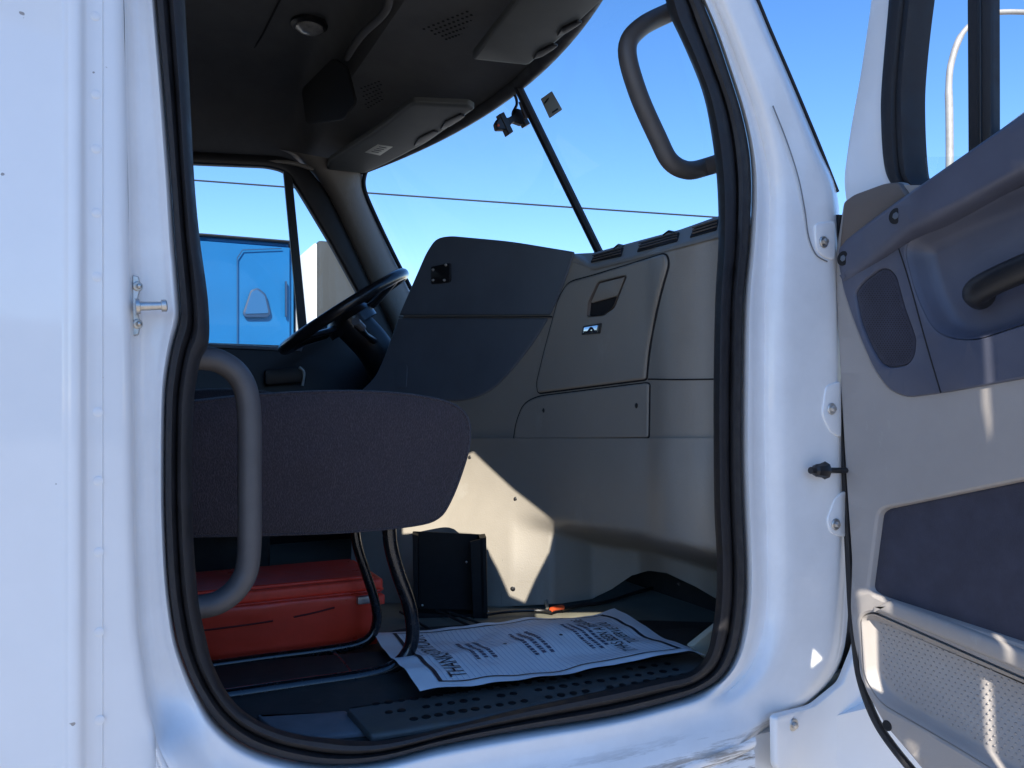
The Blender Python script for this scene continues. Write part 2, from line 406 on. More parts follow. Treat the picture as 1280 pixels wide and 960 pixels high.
# painted frame
profL = [(0, 1.060), (0.04, 1.046), (0.12, 1.040), (0.3, 1.047), (0.62, 1.050), (0.80, 1.046), (0.90, 1.036), (0.96, 1.024), (1.0, 1.018)]
profR = [(0, 1.060), (0.03, 1.040), (0.08, 1.030), (0.12, 1.034), (0.16, 1.045), (0.22, 1.046), (0.30, 1.031), (0.40, 1.023), (0.88, 1.018), (0.96, 1.030), (1.0, 1.075)]
profB = [(0, 1.060), (0.05, 1.042), (0.12, 1.030), (0.30, 1.028), (0.48, 1.022), (0.68, 1.012), (0.86, 1.004), (0.95, 1.001), (1.0, 1.0)]
N = 24
def pv(prof, u):
    return interp(u, prof)
rows = []
ts = [0, .02, .04, .07, .1, .13, .17, .22, .28, .35, .42, .5, .58, .66, .74, .8, .85, .89, .93, .95, .97, .985, 1.0]
for t in ts:
    row = []
    for p in lp:
        y = pv(profL, t)*p[6] + pv(profR, t)*p[7] + pv(profB, t)*p[8]
        row.append(planeY(y)(lerp(p[0], p[4], t), lerp(p[1], p[5], t)))
    rows.append(row)
frame = grid('door_frame', rows, M['paint_sill'], truck, smooth=70, closed=True)

tube('pillar_edge_trim', [planeY(1.08)(x, y) for x, y in ((879, -160), (920, -62), (947, 0), (964, 41), (987, 94), (1006, 139), (1026, 187), (1047, 240))], 0.0035, M['rubber'], truck, seg=8)
tube('pillar_seam', [planeY(1.0175)(x, y) for x, y in ((966, 132), (984, 178), (998, 222), (1006, 262), (1011, 296), (1020, 318), (1034, 327))], 0.0011, M['sill_grey'], truck, seg=6)
# --- outer side skin (rear of the doorway), vertical swage and seam ---
left_edge = sorted([( (planeY(1.018)(p[4], p[5]).z), planeY(1.018)(p[4], p[5]).x) for p in pairs if (p[6] in 'lt' and p[4] < 210) or (p[6] == 'b' and p[4] < 500)])
zs = [Z0 + z for z in (-0.42,-0.35,-0.25,-0.15,-0.05,0.0,0.1,0.2,0.3,0.4,0.5,0.6,0.7,0.78)]
rows = []
for z in [0.62, Z0-0.60, Z0-0.55, Z0-0.52, Z0-0.49, Z0-0.46, Z0-0.44] + zs + [Z0+1.28]:
    xe = interp(z, left_edge)
    r = [Vector((xe, 0.972, z)), Vector((xe-0.004, 0.966, z)), Vector((xe-0.012, 0.963, z)), Vector((-0.020, 0.9625, z)), Vector((-0.0215, 0.9600, z)), Vector((-0.034, 0.9595, z)), Vector((-0.038, 0.957, z)), Vector((-0.040, 0.950, z)),
         Vector((-0.044, 0.947, z)), Vector((-0.050, 0.947, z)), Vector((-0.054, 0.950, z)), Vector((-0.056, 0.956, z)), Vector((-0.06, 0.958, z)),
         Vector((-0.3, 0.957, z)), Vector((-1.0, 0.957, z)), Vector((-2.3, 0.957, z))]
    r = [Vector((v.x*1.048, v.y+0.046, v.z)) if i else Vector((v.x, 1.018, v.z)) for i, v in enumerate(r)]
    rows.append(r)
side = grid('side_panel', rows, M['paint'], truck, smooth=50)
for yy in (20, 118, 186, 266, 346, 515, 601, 690, 790, 900):
    xx = 119 + (yy/960)*6
    bm = bmesh.new(); disc_bm(bm, planeY(1.0057)(xx, yy), (0, -1, 0), 0.0052, 0.0007, seg=20, dome=0.5)
    from_bm('rivet', bm, M['paint'], side)
# skin below the doorway
bot = [p for p in lp if p[8] > 0.5]
box('sill_backing', (0.1, 1.035, -1.0), (1.62, 1.07, -0.565), M['paint'], truck, bev=0)
rows = [[planeY(1.0)(p[4], p[5]) for p in bot]]
for dz, y in ((0.004, 0.997), (0.012, 0.996), (0.022, 1.003), (0.03, 0.999), (0.06, 0.998), (0.35, 0.998)):
    rows.append([Vector((v.x, y, v.z - dz)) for v in rows[0]])
grid('lower_skin', rows, M['paint_sill'], truck, smooth=50)
# step fairing in front of the sill
SF = lambda px, py, off=0.0: PL(px, py, (0.248, -0.969, 0), -0.7238, off)
fair = plate('step_fairing', rnd([(962, 893), (1010, 881), (1046, 852), (1062, 812), (1090, 700), (1180, 720), (1180, 1010), (1004, 1010), (990, 975), (963, 958)], [6, 8, 8, 4, 1, 1, 1, 1, 10, 8]), SF, M['paint'], truck, h=0.012, b=3)
screw('fairing_bolt', SF(983, 903, 0.012), (0, -1, 0), 0.011, M['steel'], fair, 0.006)
# striker on the rear jamb
st = plate('door_striker', rnd([(165, 344), (174, 346), (176, 362), (173, 372), (173, 392), (176, 404), (174, 419), (165, 421)], 3), planeY(1.035), M['steel'], truck, h=0.006, b=1.5)
bm = bmesh.new()
a = planeY(1.015)(170, 383); b_ = planeY(1.015)(209, 382)
tube_bm(bm, [a, lerp(a, b_, .12), lerp(a, b_, .14), lerp(a, b_, .80), lerp(a, b_, .82), lerp(a, b_, .97), b_], [.009, .009, .0055, .0050, .0072, .0072, .005], 16)
from_bm('striker_pin', bm, M['steel'], st)
for yy in (358, 405): screw('bolt', planeY(1.03)(172, yy), (0.5, -1, 0), 0.006, M['steel'], st)
# hinge plates and bolts on the front jamb
for (cx, cy, pts) in ((1027, 303, [(1017, 280), (1042, 276), (1042, 326), (1028, 322), (1019, 312)]),
                      (1037, 511, [(1031, 482), (1050, 476), (1050, 548), (1036, 540), (1026, 518)]),
                      (1042, 655, [(1042, 622), (1056, 612), (1056, 672), (1037, 667), (1032, 650)])):
    hg = plate('hinge_plate', rnd(pts, 6), planeY(1.020), M['paint'], truck, h=0.004, b=1.2)
    screw('bolt', planeY(1.020)(cx, cy, 0.004), (0, -1, 0), 0.0105, M['steel'], hg, 0.006)
bm = bmesh.new()
S_ = planeY(1.0)
tube_bm(bm, [S_(1013, 588), S_(1018, 588), S_(1020, 588), S_(1029, 588), S_(1031, 588), S_(1034, 588)], [.006, .007, .011, .013, .016, .008], 8)
tube_bm(bm, [S_(1032, 588), S_(1062, 588)], .005, 8)
from_bm('check_strap', bm, M['black'], truck)

# --- grab handles ---
S_ = planeY(1.17)
tube('grab_handle', [planeY(1.10)(868, 3), S_(838, 15), S_(800, 35), S_(784, 62), S_(797, 115), S_(822, 172), S_(838, 202), S_(860, 213), S_(885, 208), planeY(1.10)(915, 198)], 0.0168, M['handle'], truck)
S_ = planeY(1.11)
tube('grab_handle', [planeY(1.10)(215, 446), S_(245, 447), S_(275, 452), S_(300, 472), S_(311, 510), S_(312, 600), S_(311, 695), S_(300, 730), S_(275, 752), S_(245, 759), planeY(1.10)(215, 759)], 0.0158, M['handle'], truck)

# --- floor ---
fl = box('cab_floor', (-1.9, 1.062, -0.56), (1.60, 3.04, -0.50), M['floor'], truck, bev=0)
FZ = planeZ(-0.50)
plate('floor_mat', rnd([(120, 1010), (240, 820), (470, 800), (500, 790), (600, 784), (700, 777), (900, 782), (905, 850), (600, 905)], 10), FZ, M['mat'], fl, h=0.012, b=4)
for (a, b_) in (((500, 772), (540, 796)), ((545, 770), (600, 796)), ((560, 772), (618, 794))):
    tube('mat_rib', [FZ(*a, .014), FZ(*b_, .014)], 0.003, M['mat'], fl, seg=8, k=0)
TZ = planeZ(-0.462)
bm = bmesh.new()
plate_bm(bm, rnd([(432, 892), (590, 868), (870, 820), (893, 838), (760, 866), (600, 905), (463, 927)], 5), TZ, 0.010, 3)
for i in range(24):
    for j in range(3):
        if random.random() < 0.12: continue
        u = i/24; x = 470 + u*380 + j*16 - (j*u*6); y = 888 - u*53 + j*11 - j*u*4
        disc_bm(bm, TZ(x, y, 0.010), (0, 0, 1), 0.0068*random.uniform(.85, 1.05), 0.0014, 12, mi=1)
sp = from_bm('sill_tread', bm, [M['sill_plate'], M['holder']], fl)
plate('sill_tread_end', rnd([(320, 900), (432, 893), (462, 920), (400, 926), (340, 916)], 4), planeZ(-0.470), M['sill_grey'], fl, h=0.008, b=3)
plate('sill_step', rnd([(240, 850), (870, 800), (930, 835), (600, 925), (240, 980)], 4), planeZ(-0.500), M['mat'], fl, h=0.03, b=3)

# --- dashboard ---
plan = cat([(1.07, 1.075), (1.005, 1.105), (0.953, 1.15), (0.935, 1.205), (0.943, 1.26), (0.961, 1.315), (0.967, 1.38), (0.970, 1.50), (0.955, 1.68), (0.905, 1.86), (0.80, 2.09), (0.66, 2.31), (0.52, 2.52)], 8, False)
def plan_hit(px):
    v = ray(px, HOR)
    best = None
    for (x1, y1), (x2, y2) in zip(plan, plan[1:]):
        f1 = x1*v.y - y1*v.x; f2 = x2*v.y - y2*v.x
        if f1*f2 <= 0 and f1 != f2:
            t = f1/(f1-f2); x, y = lerp(x1, x2, t), lerp(y1, y2, t)
            d = Vector((x2-x1, y2-y1)).normalized()
            return x, y, Vector((-d.y, d.x))*1.0
    x, y = plan[0] if px > 640 else plan[-1]
    return x, y, Vector((-0.9, -0.3))
def SD(px, py, off=0.0):
    x, y, n = plan_hit(px)
    if n.dot(Vector((x, y))) > 0: n = -n
    d = x*SY + y*CY
    return Vector((x + n.x*off, y + n.y*off, Z0 + (HOR-py)/F*d))
dash_outline = [(925, 286), (895, 294), (850, 306), (790, 322), (742, 334), (716, 318), (640, 304), (562, 297), (547, 299), (536, 312), (500, 397), (474, 462), (452, 488), (440, 500), (440, 610), (925, 610)]
dash = plate('dashboard', rnd(dash_outline, [2,4,4,4,4,4,4,10,8,10,4,10,6,2,2,2]), SD, M['beige'], truck, h=0.10, b=6, bh=0.012, step=6, base=-0.10)
# sloping top pad with the vents
def top_y(px): return interp(px, [(700, 318), (742, 316), (790, 303), (850, 287), (895, 271), (935, 262)])
def face_y(px): return interp(px, [(700, 322), (742, 334), (790, 322), (850, 306), (895, 294), (935, 284)])
def ST(px, py, off=0.0):
    t = (face_y(px)-py)/(face_y(px)-top_y(px))
    p = SD(px, py, 0.0); x, y, n = plan_hit(px)
    if n.dot(Vector((x, y))) > 0: n = -n
    rr = ray(px, py); dep = x*SY + y*CY
    k = dep + 0.075*t
    q = Vector((rr.x*k, rr.y*k, rr.z*k + Z0))
    q.x += n.x*off*0.7; q.y += n.y*off*0.7; q.z += off*0.7
    return q
cols = [705 + i*6 for i in range(38)]
rows = []
for t in (-0.08, 0.0, 0.15, 0.35, 0.6, 0.85, 1.0):
    rows.append([ST(c, lerp(face_y(c), top_y(c), t), -0.003 if t < 0 else 0.0) for c in cols])
rows.append([v + Vector((0.06, 0, 0.004)) for v in rows[-1]])
rows.append([v + Vector((0.30, 0, -0.03)) for v in rows[-1]])
grid('dash_top', rows, M['beige'], dash, smooth=60)
for (xa, xb) in ((738, 777), (796, 847), (862, 896)):
    pts = [(xa, lerp(face_y(xa), top_y(xa), .25)), (xb, lerp(face_y(xb), top_y(xb), .25)), (xb+3, lerp(face_y(xb), top_y(xb), .86)), (xa+6, lerp(face_y(xa), top_y(xa), .86))]
    v_ = plate('vent', rnd(pts, 2), ST, M['gap'], dash, h=0.002, b=0.5, step=8)
    for k in (0.38, 0.55, 0.72):
        tube('vent_slat', [ST(x, lerp(face_y(x), top_y(x), k), 0.004) for x in (xa+4, (xa+xb)/2, xb)], 0.0016, M['beige_dark'], v_, seg=6, k=0)
tube('small_clip', [ST(767, top_y(767)+2, 0.0), ST(773, top_y(773)-1.5, 0.0), ST(780, top_y(780)+2, 0.0)], 0.003, M['black'], dash, seg=6, k=0)
tube('small_clip', [ST(829, top_y(829)+2, 0.0), ST(836, top_y(836)-1.5, 0.0), ST(843, top_y(843)+2, 0.0)], 0.003, M['black'], dash, seg=6, k=0)
# slate blue centre panels
plate('centre_panel_upper', rnd([(500, 394), (516, 357), (534, 316), (546, 298), (564, 295), (640, 302), (719, 315), (704, 360), (688, 394)], [2, 4, 8, 10, 8, 20, 3, 20, 2]), SD, M['slate'], dash, h=0.006, b=2.2, step=6)
plate('centre_panel_lower', rnd([(499, 398), (686, 398), (668, 428), (640, 464), (616, 488), (592, 499), (570, 502), (500, 493), (452, 489), (470, 472), (480, 450)], [2, 2, 20, 20, 20, 14, 8, 10, 4, 14, 10]), SD, M['slate'], dash, h=0.006, b=2.2, step=6)
plate('panel_latch', rnd([(495, 456), (506, 453), (511, 457), (510, 484), (498, 487), (494, 482)], 3), SD, M['slate'], dash, h=0.0015, b=0.8, base=0.006)
# bracket plate with four screws on the upper panel
pb = plate('mount_plate', rnd([(541, 334), (566, 329), (566, 353), (541, 356)], 3), SD, M['black'], dash, h=0.006, b=1, base=0.006)
for q in ((545, 338), (561, 332), (545, 351), (559, 351)):
    screw('screw', SD(*q, 0.012), (-0.85, -0.52, 0), 0.0042, M['steel'], pb)
# glove box and neighbours
bezel = rnd([(742, 345), (833, 317), (836, 330), (822, 380), (811, 440), (808, 474), (674, 491), (672, 480), (684, 430), (700, 372), (712, 353)], [6, 6, 10, 20, 20, 3, 3, 6, 20, 10, 8])
plate('glove_box_gap', inset(bezel, -2.0), SD, M['gap'], dash, h=0.0012, b=0.3, step=6)
hnd = rnd([(751, 353), (786, 345), (770, 385), (757, 394), (737, 396), (739, 378)], 3)
gb = plate('glove_box_lid', bezel, SD, M['beige'], dash, h=0.0075, b=3.0, step=6, holes=[hnd])
# latch pocket
rows = []
for t, off in ((0, 0.007), (0.03, 0.0), (0.12, -0.008), (0.3, -0.014)):
    L = inset(hnd, t*18); rows.append([SD(x, y, off+0.0015) for x, y in L])
bm = bmesh.new(); V = [[bm.verts.new(p) for p in r] for r in rows]
for a_, b2 in zip(V, V[1:]):
    for j in range(len(a_)): bm.faces.new((a_[j], a_[(j+1) % len(a_)], b2[(j+1) % len(a_)], b2[j]))
bm.faces.new(V[-1]); from_bm('latch_pocket', bm, M['beige_dark'], gb)
plate('latch_flap', rnd([(752, 354), (785, 346), (775, 370), (741, 379)], 2), SD, M['beige'], gb, h=0.005, b=1.2, base=0.002)
bd = plate('badge', rnd([(733, 408), (756, 404), (754, 417), (731, 419)], 1.5), SD, M['black'], gb, h=0.003, b=0.5, base=0.0075)
plate('badge_face', rnd([(735, 409.5), (753, 406.5), (752, 415.5), (733.5, 417)], 1), SD, M['chrome'], bd, h=0.001, b=0.3, base=0.0105)
bm = bmesh.new(); plate_bm(bm, [(738, 416.5), (743, 409), (745.5, 409), (750, 415.5), (747.5, 416), (744.5, 411.5), (741, 416.5)], SD, 0.0008, 0.05, holes=(), base=0.0115)
from_bm('badge_mark', bm, M['ink'], bd)
# grooves
def groove(pts, S=SD, r=0.0016, name='shut_line', par=None, off=0.0005):
    p = [S(x, y, off) for x, y in cat(pts, 5, False)]
    bm = bmesh.new(); tube_bm(bm, p, r, 6); return from_bm(name, bm, M['gap'], par or dash)
groove([(500, 396.5), (600, 396.5), (692, 396)], off=0.0055)
groove([(811, 474), (850, 474.5), (893, 474)])
lowp = rnd([(655, 505), (672, 496), (808, 479), (812, 480), (811, 547), (643, 549), (646, 528)], [12, 10, 4, 3, 3, 3, 12])
plate('lower_panel_gap', inset(lowp, -1.6), SD, M['gap'], dash, h=0.0010, b=0.3, step=6)
lp_ = plate('lower_panel', lowp, SD, M['beige'], dash, h=0.005, b=2.5, step=6)
for q in ((681, 513), (798, 507)):
    screw('screw', SD(*q, 0.0045), (-1, 0, 0), 0.0058, M['black'], lp_, 0.002)
groove([(590, 549.5), (620, 550), (643, 550)])

# lower dash / knee panel with the overhang and the footwell arch
def yo(px): return interp(px, [(640, 640), (690, 650), (740, 660), (800, 668), (850, 680), (893, 692), (940, 700)])
def SL(px, py, off=0.0):
    x, y, n = plan_hit(px); dep = x*SY + y*CY
    a = interp(px, [(440, 0.35), (500, 0.28), (560, 0.18), (625, 0.10), (690, 0.02), (740, 0.0), (940, 0.0)])
    Rr = interp(px, [(640, 0.0), (690, 0.03), (740, 0.20), (800, 0.33), (893, 0.36), (940, 0.36)])
    u = (py-550)/200
    dep = dep - a*sm(u*1.1) + Rr*sm((py-yo(px)+6)/26)
    dep -= 0.012*math.sin(max(0, min(1, (py-550)/(yo(px)-550)))*math.pi)*interp(px, [(650, 0), (800, 1), (880, 1), (940, 0)])
    v = ray(px, py)
    q = v*(dep - off - 0.004); return Vector((q.x, q.y, q.z + Z0))
def arch(px): return interp(px, [(440, 754), (512, 753), (625, 758), (700, 754), (740, 748), (765, 736), (790, 719), (812, 713), (835, 716), (870, 733), (895, 748), (940, 770)])
cols = [440 + i*5 for i in range(93)]
rows = []
for j in range(46):
    row = []
    for c in cols:
        y0, y1 = 548, arch(c); py = lerp(y0, y1, j/45)
        row.append(SL(c, py))
    rows.append(row)
low = grid('lower_dash', rows, M['beige'], dash, smooth=60, thick=0.004)
groove([(636, 553), (632, 600), (630, 660), (627, 756)], SL, par=low, off=0.0025, r=0.0018)
for q in ((645, 624), (641, 736), (588, 572)): screw('screw', SL(*q, 0.003), (-0.6, -0.8, 0), 0.0065, M['black'], low, 0.003)
screw('screw', SL(848, 730, 0.003), (-0.8, -0.5, 0), 0.005, M['black'], low, 0.003)
plate('knee_slot', rnd([(738, 664), (755, 663), (772, 667), (760, 670), (745, 669)], 2), SL, M['gap'], low, h=0.002, b=0.4)
plate('knee_slot', rnd([(862, 683), (893, 689), (893, 694), (875, 690)], 2), SL, M['gap'], low, h=0.002, b=0.4)
# side trim at the foot of the pillar, lit tan corner
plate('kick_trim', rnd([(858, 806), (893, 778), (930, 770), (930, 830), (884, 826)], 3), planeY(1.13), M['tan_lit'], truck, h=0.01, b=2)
# firewall and hidden shell of the cab
fw = box('firewall', (1.55, 1.07, -0.56), (1.60, 3.03, 0.36), M['mat'], truck, bev=0)
box('footwell_carpet', (1.30, 1.09, -0.50), (1.34, 3.0, 0.2), M['mat'], truck, bev=0)
tube('under_dash_cable', [W(1.2, 1.60, -.30), W(1.18, 1.45, -.36), W(1.22, 1.35, -.33), W(1.2, 1.25, -.40), W(1.22, 1.2, -.3)], 0.006, M['black'], truck)
box('pillar_inner_wall', (0.965, 1.078, -0.56), (1.60, 1.095, 0.33), M['mat'], truck, bev=0)
box('rear_side_wall', (-1.9, 1.062, -0.56), (0.02, 1.09, 1.2), M['head'], truck, bev=0)
box('driver_rear_wall', (-1.9, 3.02, -0.56), (-0.30, 3.09, 1.2), M['head'], truck, bev=0)
box('rear_wall', (-1.96, 0.98, -0.56), (-1.9, 3.10, 1.25), M['head'], truck, bev=0)

# --- ceiling ---
def xh(Y): return 1.025 - 0.215*((Y-2.05)/0.92)**2
def zh(Y): return 0.935 - 0.03*((Y-2.05)/0.92)**2
Ys = [1.04 + i*(2.0/40) for i in range(41)]
def zc(Y): return 1.17 - 0.25*min(1, abs(Y-2.05)/0.99)**7
rows = []
for X in (-1.9, -1.0, -0.4, -0.1, 0.1, 0.3, 0.42, 0.5, 0.54):
    rows.append([W(X, Y, zc(Y)) for Y in Ys])
def shelf(Y): return 1.02 - 0.085*min(1, abs(Y-2.05)/0.99)**5
for X, t in ((0.57, .12), (0.595, .45), (0.61, .8), (0.63, 1.0)):
    rows.append([W(X, Y, lerp(zc(Y)-0.0, shelf(Y), t)) for Y in Ys])
for t in (0.1, 0.3, 0.5, 0.7, 0.85, 0.95, 1.0):
    rows.append([W(lerp(0.63, xh(Y)-0.02, t), Y, lerp(shelf(Y), zh(Y)+0.02, t**1.5)) for Y in Ys])
rows.append([W(xh(Y)-0.004, Y, zh(Y)+0.004) for Y in Ys])
rows.append([W(xh(Y)+0.012, Y, zh(Y)+0.012) for Y in Ys])
head = grid('headliner', rows, M['head'], truck, smooth=50)
rows = [[W(xh(Y)+dx, Y, zh(Y)+dz) for Y in Ys] for dx, dz in ((-0.02, 0.012), (-0.012, -0.004), (0.004, -0.010), (0.02, -0.004), (0.03, 0.02))]
grid('windshield_gasket', rows, M['rubber'], truck, smooth=60)
# dome light
c = W(0.505, 2.42, zc(2.42) - 0.001)
dl = thing
bm = bmesh.new(); disc_bm(bm, c, (0, 0, -1), 0.056, 0.014, 28, dome=0.1)
dome = from_bm('dome_light', bm, M['black'], head)
bm = bmesh.new(); disc_bm(bm, c - Vector((0, 0, 0.012)), (0, 0, -1), 0.042, 0.012, 28, dome=1.0)
from_bm('lamp_lens', bm, M['lens'], dome)
# overhead ridges, pocket and speaker patches of the console
SC = planeZ(1.0)
plate('console_pocket', rnd([(378, 112), (418, 72), (436, 84), (447, 128), (430, 150), (384, 156)], 6), planeX(0.56), M['gap'], head, h=0.006, b=2)
tube('console_ridge', [planeX(0.585)(433, 72), planeX(0.585)(452, 44), planeX(0.585)(483, 12), planeX(0.585)(486, -20)], 0.010, M['head'], head)
tube('headliner_seam', [planeZ(1.165)(360, -20), planeZ(1.165)(330, 40), planeZ(1.16)(300, 100), planeZ(1.12)(300, 190)], 0.003, M['gap'], head, seg=6)
tube('door_header_trim', [planeY(2.99)(150, 193), planeY(2.99)(240, 198), planeY(2.99)(320, 201), planeY(2.98)(365, 204), planeY(2.97)(392, 212)], 0.008, M['beige'], truck, seg=8)
def dots(name, quad, nu, nv, S):
    bm = bmesh.new()
    for i in range(nu):
        for j in range(nv):
            u, v = (i+(0.5 if j % 2 else 0))/nu, j/nv
            x = lerp(lerp(quad[0][0], quad[1][0], u), lerp(quad[3][0], quad[2][0], u), v); y = lerp(lerp(quad[0][1], quad[1][1], u), lerp(quad[3][1], quad[2][1], u), v)
            disc_bm(bm, S(x, y), (0, 0, -1), 0.0042, 0.0015, 6)
    return from_bm(name, bm, M['gap'], head, smooth=0)
dots('speaker_holes', [(530, 36), (590, 12), (600, 40), (565, 52)], 10, 5, planeZ(1.0))
dots('speaker_holes', [(452, 110), (478, 100), (480, 128), (460, 140)], 6, 6, planeZ(0.985))
SV = planeZ(0.905)
def visor(pts, rr, label, clips):
    v = plate('sun_visor', rnd(pts, rr), lambda x, y, o=0: SV(x, y, -o), M['visor'], truck, h=0.020, b=3.5, bh=0.009, base=0.0)
    for (x, y) in clips:
        plate('visor_clip', rnd([(x-16, y+9), (x-10, y-1), (x+10, y-11), (x+16, y-9), (x+10, y-4), (x-4, y+5)], 2), lambda a, b, o=0: SV(a, b, -o), M['black'], v, h=0.005, b=0.8, base=0.020)
    return v
v1 = visor([(408, 207), (411, 196), (470, 157), (515, 121), (586, 124), (594, 129), (533, 173), (482, 200), (455, 212)], [4, 4, 10, 6, 3, 3, 8, 8, 4], '', [(566, 144), (533, 165)])
v2 = visor([(589, 66), (615, 32), (645, -6), (690, -60), (800, -60), (745, -2), (705, 36), (660, 74)], [6, 10, 10, 3, 3, 8, 10, 6], '', [(712, 24), (682, 54)])
lb = plate('visor_label', [(456, 183), (472, 173), (491, 176), (475, 187)], lambda x, y, o=0: SV(x, y, -o), M['label'], v1, h=0.001, b=0.2, base=0.020)
for i in range(4):
    t = 0.15 + i*0.2
    p = [SV(lerp(463, 479, t)-1, lerp(185, 175, t)-2, -0.0215), SV(lerp(463, 479, t)+8, lerp(185, 175, t)-0.5, -0.0215)]
    bm = bmesh.new(); tube_bm(bm, p, 0.0012, 6); from_bm('label_print', bm, M['ink'], lb)

# --- windshield ---
Yw = [1.09 + i*(1.92/24) for i in range(25)]
rows = []
for t in (0, 0.25, 0.5, 0.75, 1):
    rows.append([W(xh(Y)+0.008+0.42*t*(1-0.1*abs(Y-2.05)), Y, lerp(zh(Y)+0.006, 0.26, t)) for Y in Yw])
ws = grid('windshield', rows, M['shield'], truck, smooth=80)
def wsp(Y, t, off=0.0): 
    return W(xh(Y)+0.008+0.42*t*(1-0.1*abs(Y-2.05)) - off, Y, lerp(zh(Y)+0.006, 0.26, t))
a = planeY(2.05)(644, 102); b_ = planeY(2.05)(752, 322)
bm = bmesh.new(); tube_bm(bm, [a, b_], 0.0135, 8); from_bm('windshield_divider', bm, M['rubber'], truck)
# outer ends of the windshield: black ceramic edge on the driver side
edge = [(457, 246), (455, 228), (459, 214), (470, 205)]
# inspection sticker
def SWS(px, py, off=0.0):
    return PL(px, py, (-0.86, 0.0, 0.50), -(1.0*0.86) + 0.92*0.50 - 0.012, off)
stk = plate('windshield_sticker', rnd([(676, 124), (690, 114), (703, 137), (687, 148)], 1), SWS, M['label'], ws, h=0.001, b=0.3)
bm = bmesh.new(); disc_bm(bm, SWS(683.5, 126.5, 0.001), (-0.86, 0, 0.5), 0.0095, 0.0008, 6); from_bm('sticker_mark', bm, M['gap'], stk)
plate('sticker_print', [(690, 140.5), (697.5, 135.5), (698.5, 137), (691, 142)], SWS, M['ink'], stk, h=0.0006, b=0.1, base=0.001)

# driver side windshield pillar
Lp = cat([(345, 186), (366, 196), (396, 228), (424, 284), (452, 345), (492, 430)], 6, False)
Rp = cat([(452, 205), (456, 222), (459, 246), (482, 300), (513, 366), (548, 442)], 6, False)
rows = []
for (a, b_) in zip(Lp, Rp):
    row = []
    for t, y in ((0, 3.025), (0.1, 2.99), (0.22, 2.955), (0.45, 2.935), (0.75, 2.935), (0.92, 2.95), (1.0, 2.99)):
        row.append(planeY(y)(lerp(a[0], b_[0], t), lerp(a[1], b_[1], t)))
    rows.append(row)
grid('driver_pillar_trim', rows, M['beige'], truck, smooth=70)
tube('windshield_edge', [planeY(2.96)(x, y) for x, y in [(478, 201), (463, 208), (456, 219), (456, 238), (470, 272), (492, 318), (515, 364), (545, 430)]], 0.008, M['rubber'], truck)

# --- driver door ---
DY = planeY(3.00)
win = rnd([(-60, 190), (240, 206), (335, 210), (357, 216), (376, 246), (412, 306), (446, 368), (440, 376), (380, 420), (356, 437), (240, 430), (-60, 410)], [4, 4, 10, 10, 10, 10, 6, 6, 10, 6, 4, 4])
dd = plate('driver_door', rnd([(-110, 170), (240, 190), (352, 196), (380, 206), (405, 236), (440, 300), (476, 376), (520, 470), (520, 700), (-110, 700)], [5, 5, 10, 10, 10, 10, 10, 5, 5, 5]), DY, M['black'], truck, h=0.03, b=4, bh=0.012, holes=[win], base=-0.01)
plate('window_division', [(353, 210), (364, 212), (385, 425), (374, 428)], planeY(2.995), M['black'], dd, h=0.012, b=1.5)
plate('window_sill_trim', rnd([(-60, 414), (240, 429), (357, 435), (380, 428), (376, 440), (240, 434), (-60, 420)], 1), planeY(2.985), M['sill_grey'], dd, h=0.014, b=1)
bm = bmesh.new(); L = inset(win, -4); vv = [bm.verts.new(planeY(3.02)(x, y)) for x, y in L]; bm.faces.new(vv)
from_bm('window_pane', bm, M['glass'], dd, smooth=0)
plate('door_handle_bezel', rnd([(330, 462), (380, 458), (383, 478), (330, 482)], 5), planeY(2.95), M['black'], dd, h=0.015, b=2)
tube('door_pull', [planeY(2.93)(374, 459), planeY(2.93)(380, 466), planeY(2.93)(378, 482)], 0.005, M['label'], dd, seg=8)

# --- steering wheel ---
hub = W(0.645, 2.55, 0.315); ax = Vector((0.386, 0, 0.255)).normalized(); nrm = Vector((0, 1, 0)).cross(ax).normalized()
if nrm.z < 0: nrm = -nrm
tilt = Matrix.Rotation(R(-5), 3, ax); sideways = tilt @ Vector((0, 1, 0)); nrm = tilt @ nrm
ring = [hub + (ax*math.cos(t) + sideways*math.sin(t))*0.228 for t in [2*math.pi*i/64 for i in range(64)]]
sw = tube('steering_wheel', ring, 0.0185, M['rim'], truck, seg=14, closed=True, k=0)
bm = bmesh.new()
for ang in (25, 155, 205, 335):
    t = R(ang); d = ax*math.cos(t) + sideways*math.sin(t)
    tube_bm(bm, [hub - nrm*0.03, hub + d*0.10 - nrm*0.03, hub + d*0.225], [0.028, 0.022, 0.012], 10, flat=0.5)
from_bm('wheel_spoke', bm, M['rim'], sw)
bm = bmesh.new(); disc_bm(bm, hub - nrm*0.06, nrm, 0.085, 0.05, 28, dome=0.3); from_bm('wheel_hub', bm, M['rim'], sw)
bm = bmesh.new()
tube_bm(bm, cat([tuple(hub - nrm*0.05), tuple(hub - nrm*0.14 + Vector((0.02, 0, 0))), tuple(hub + Vector((0.16, 0, -0.22))), tuple(hub + Vector((0.28, 0, -0.40)))], 6, False), 0.062, 16)
tube_bm(bm, [hub + Vector((0.10, -0.03, -0.10)), hub + Vector((0.02, -0.18, -0.09)), hub + Vector((-0.02, -0.24, -0.07))], [0.012, 0.009, 0.012], 10)
from_bm('steering_column', bm, M['black'], truck)
bm = bmesh.new(); tube_bm(bm, [hub + Vector((-0.005, -0.235, -0.075)), hub + Vector((-0.035, -0.27, -0.06))], [0.012, 0.013], 10)
from_bm('stalk_end', bm, M['sill_grey'], truck)
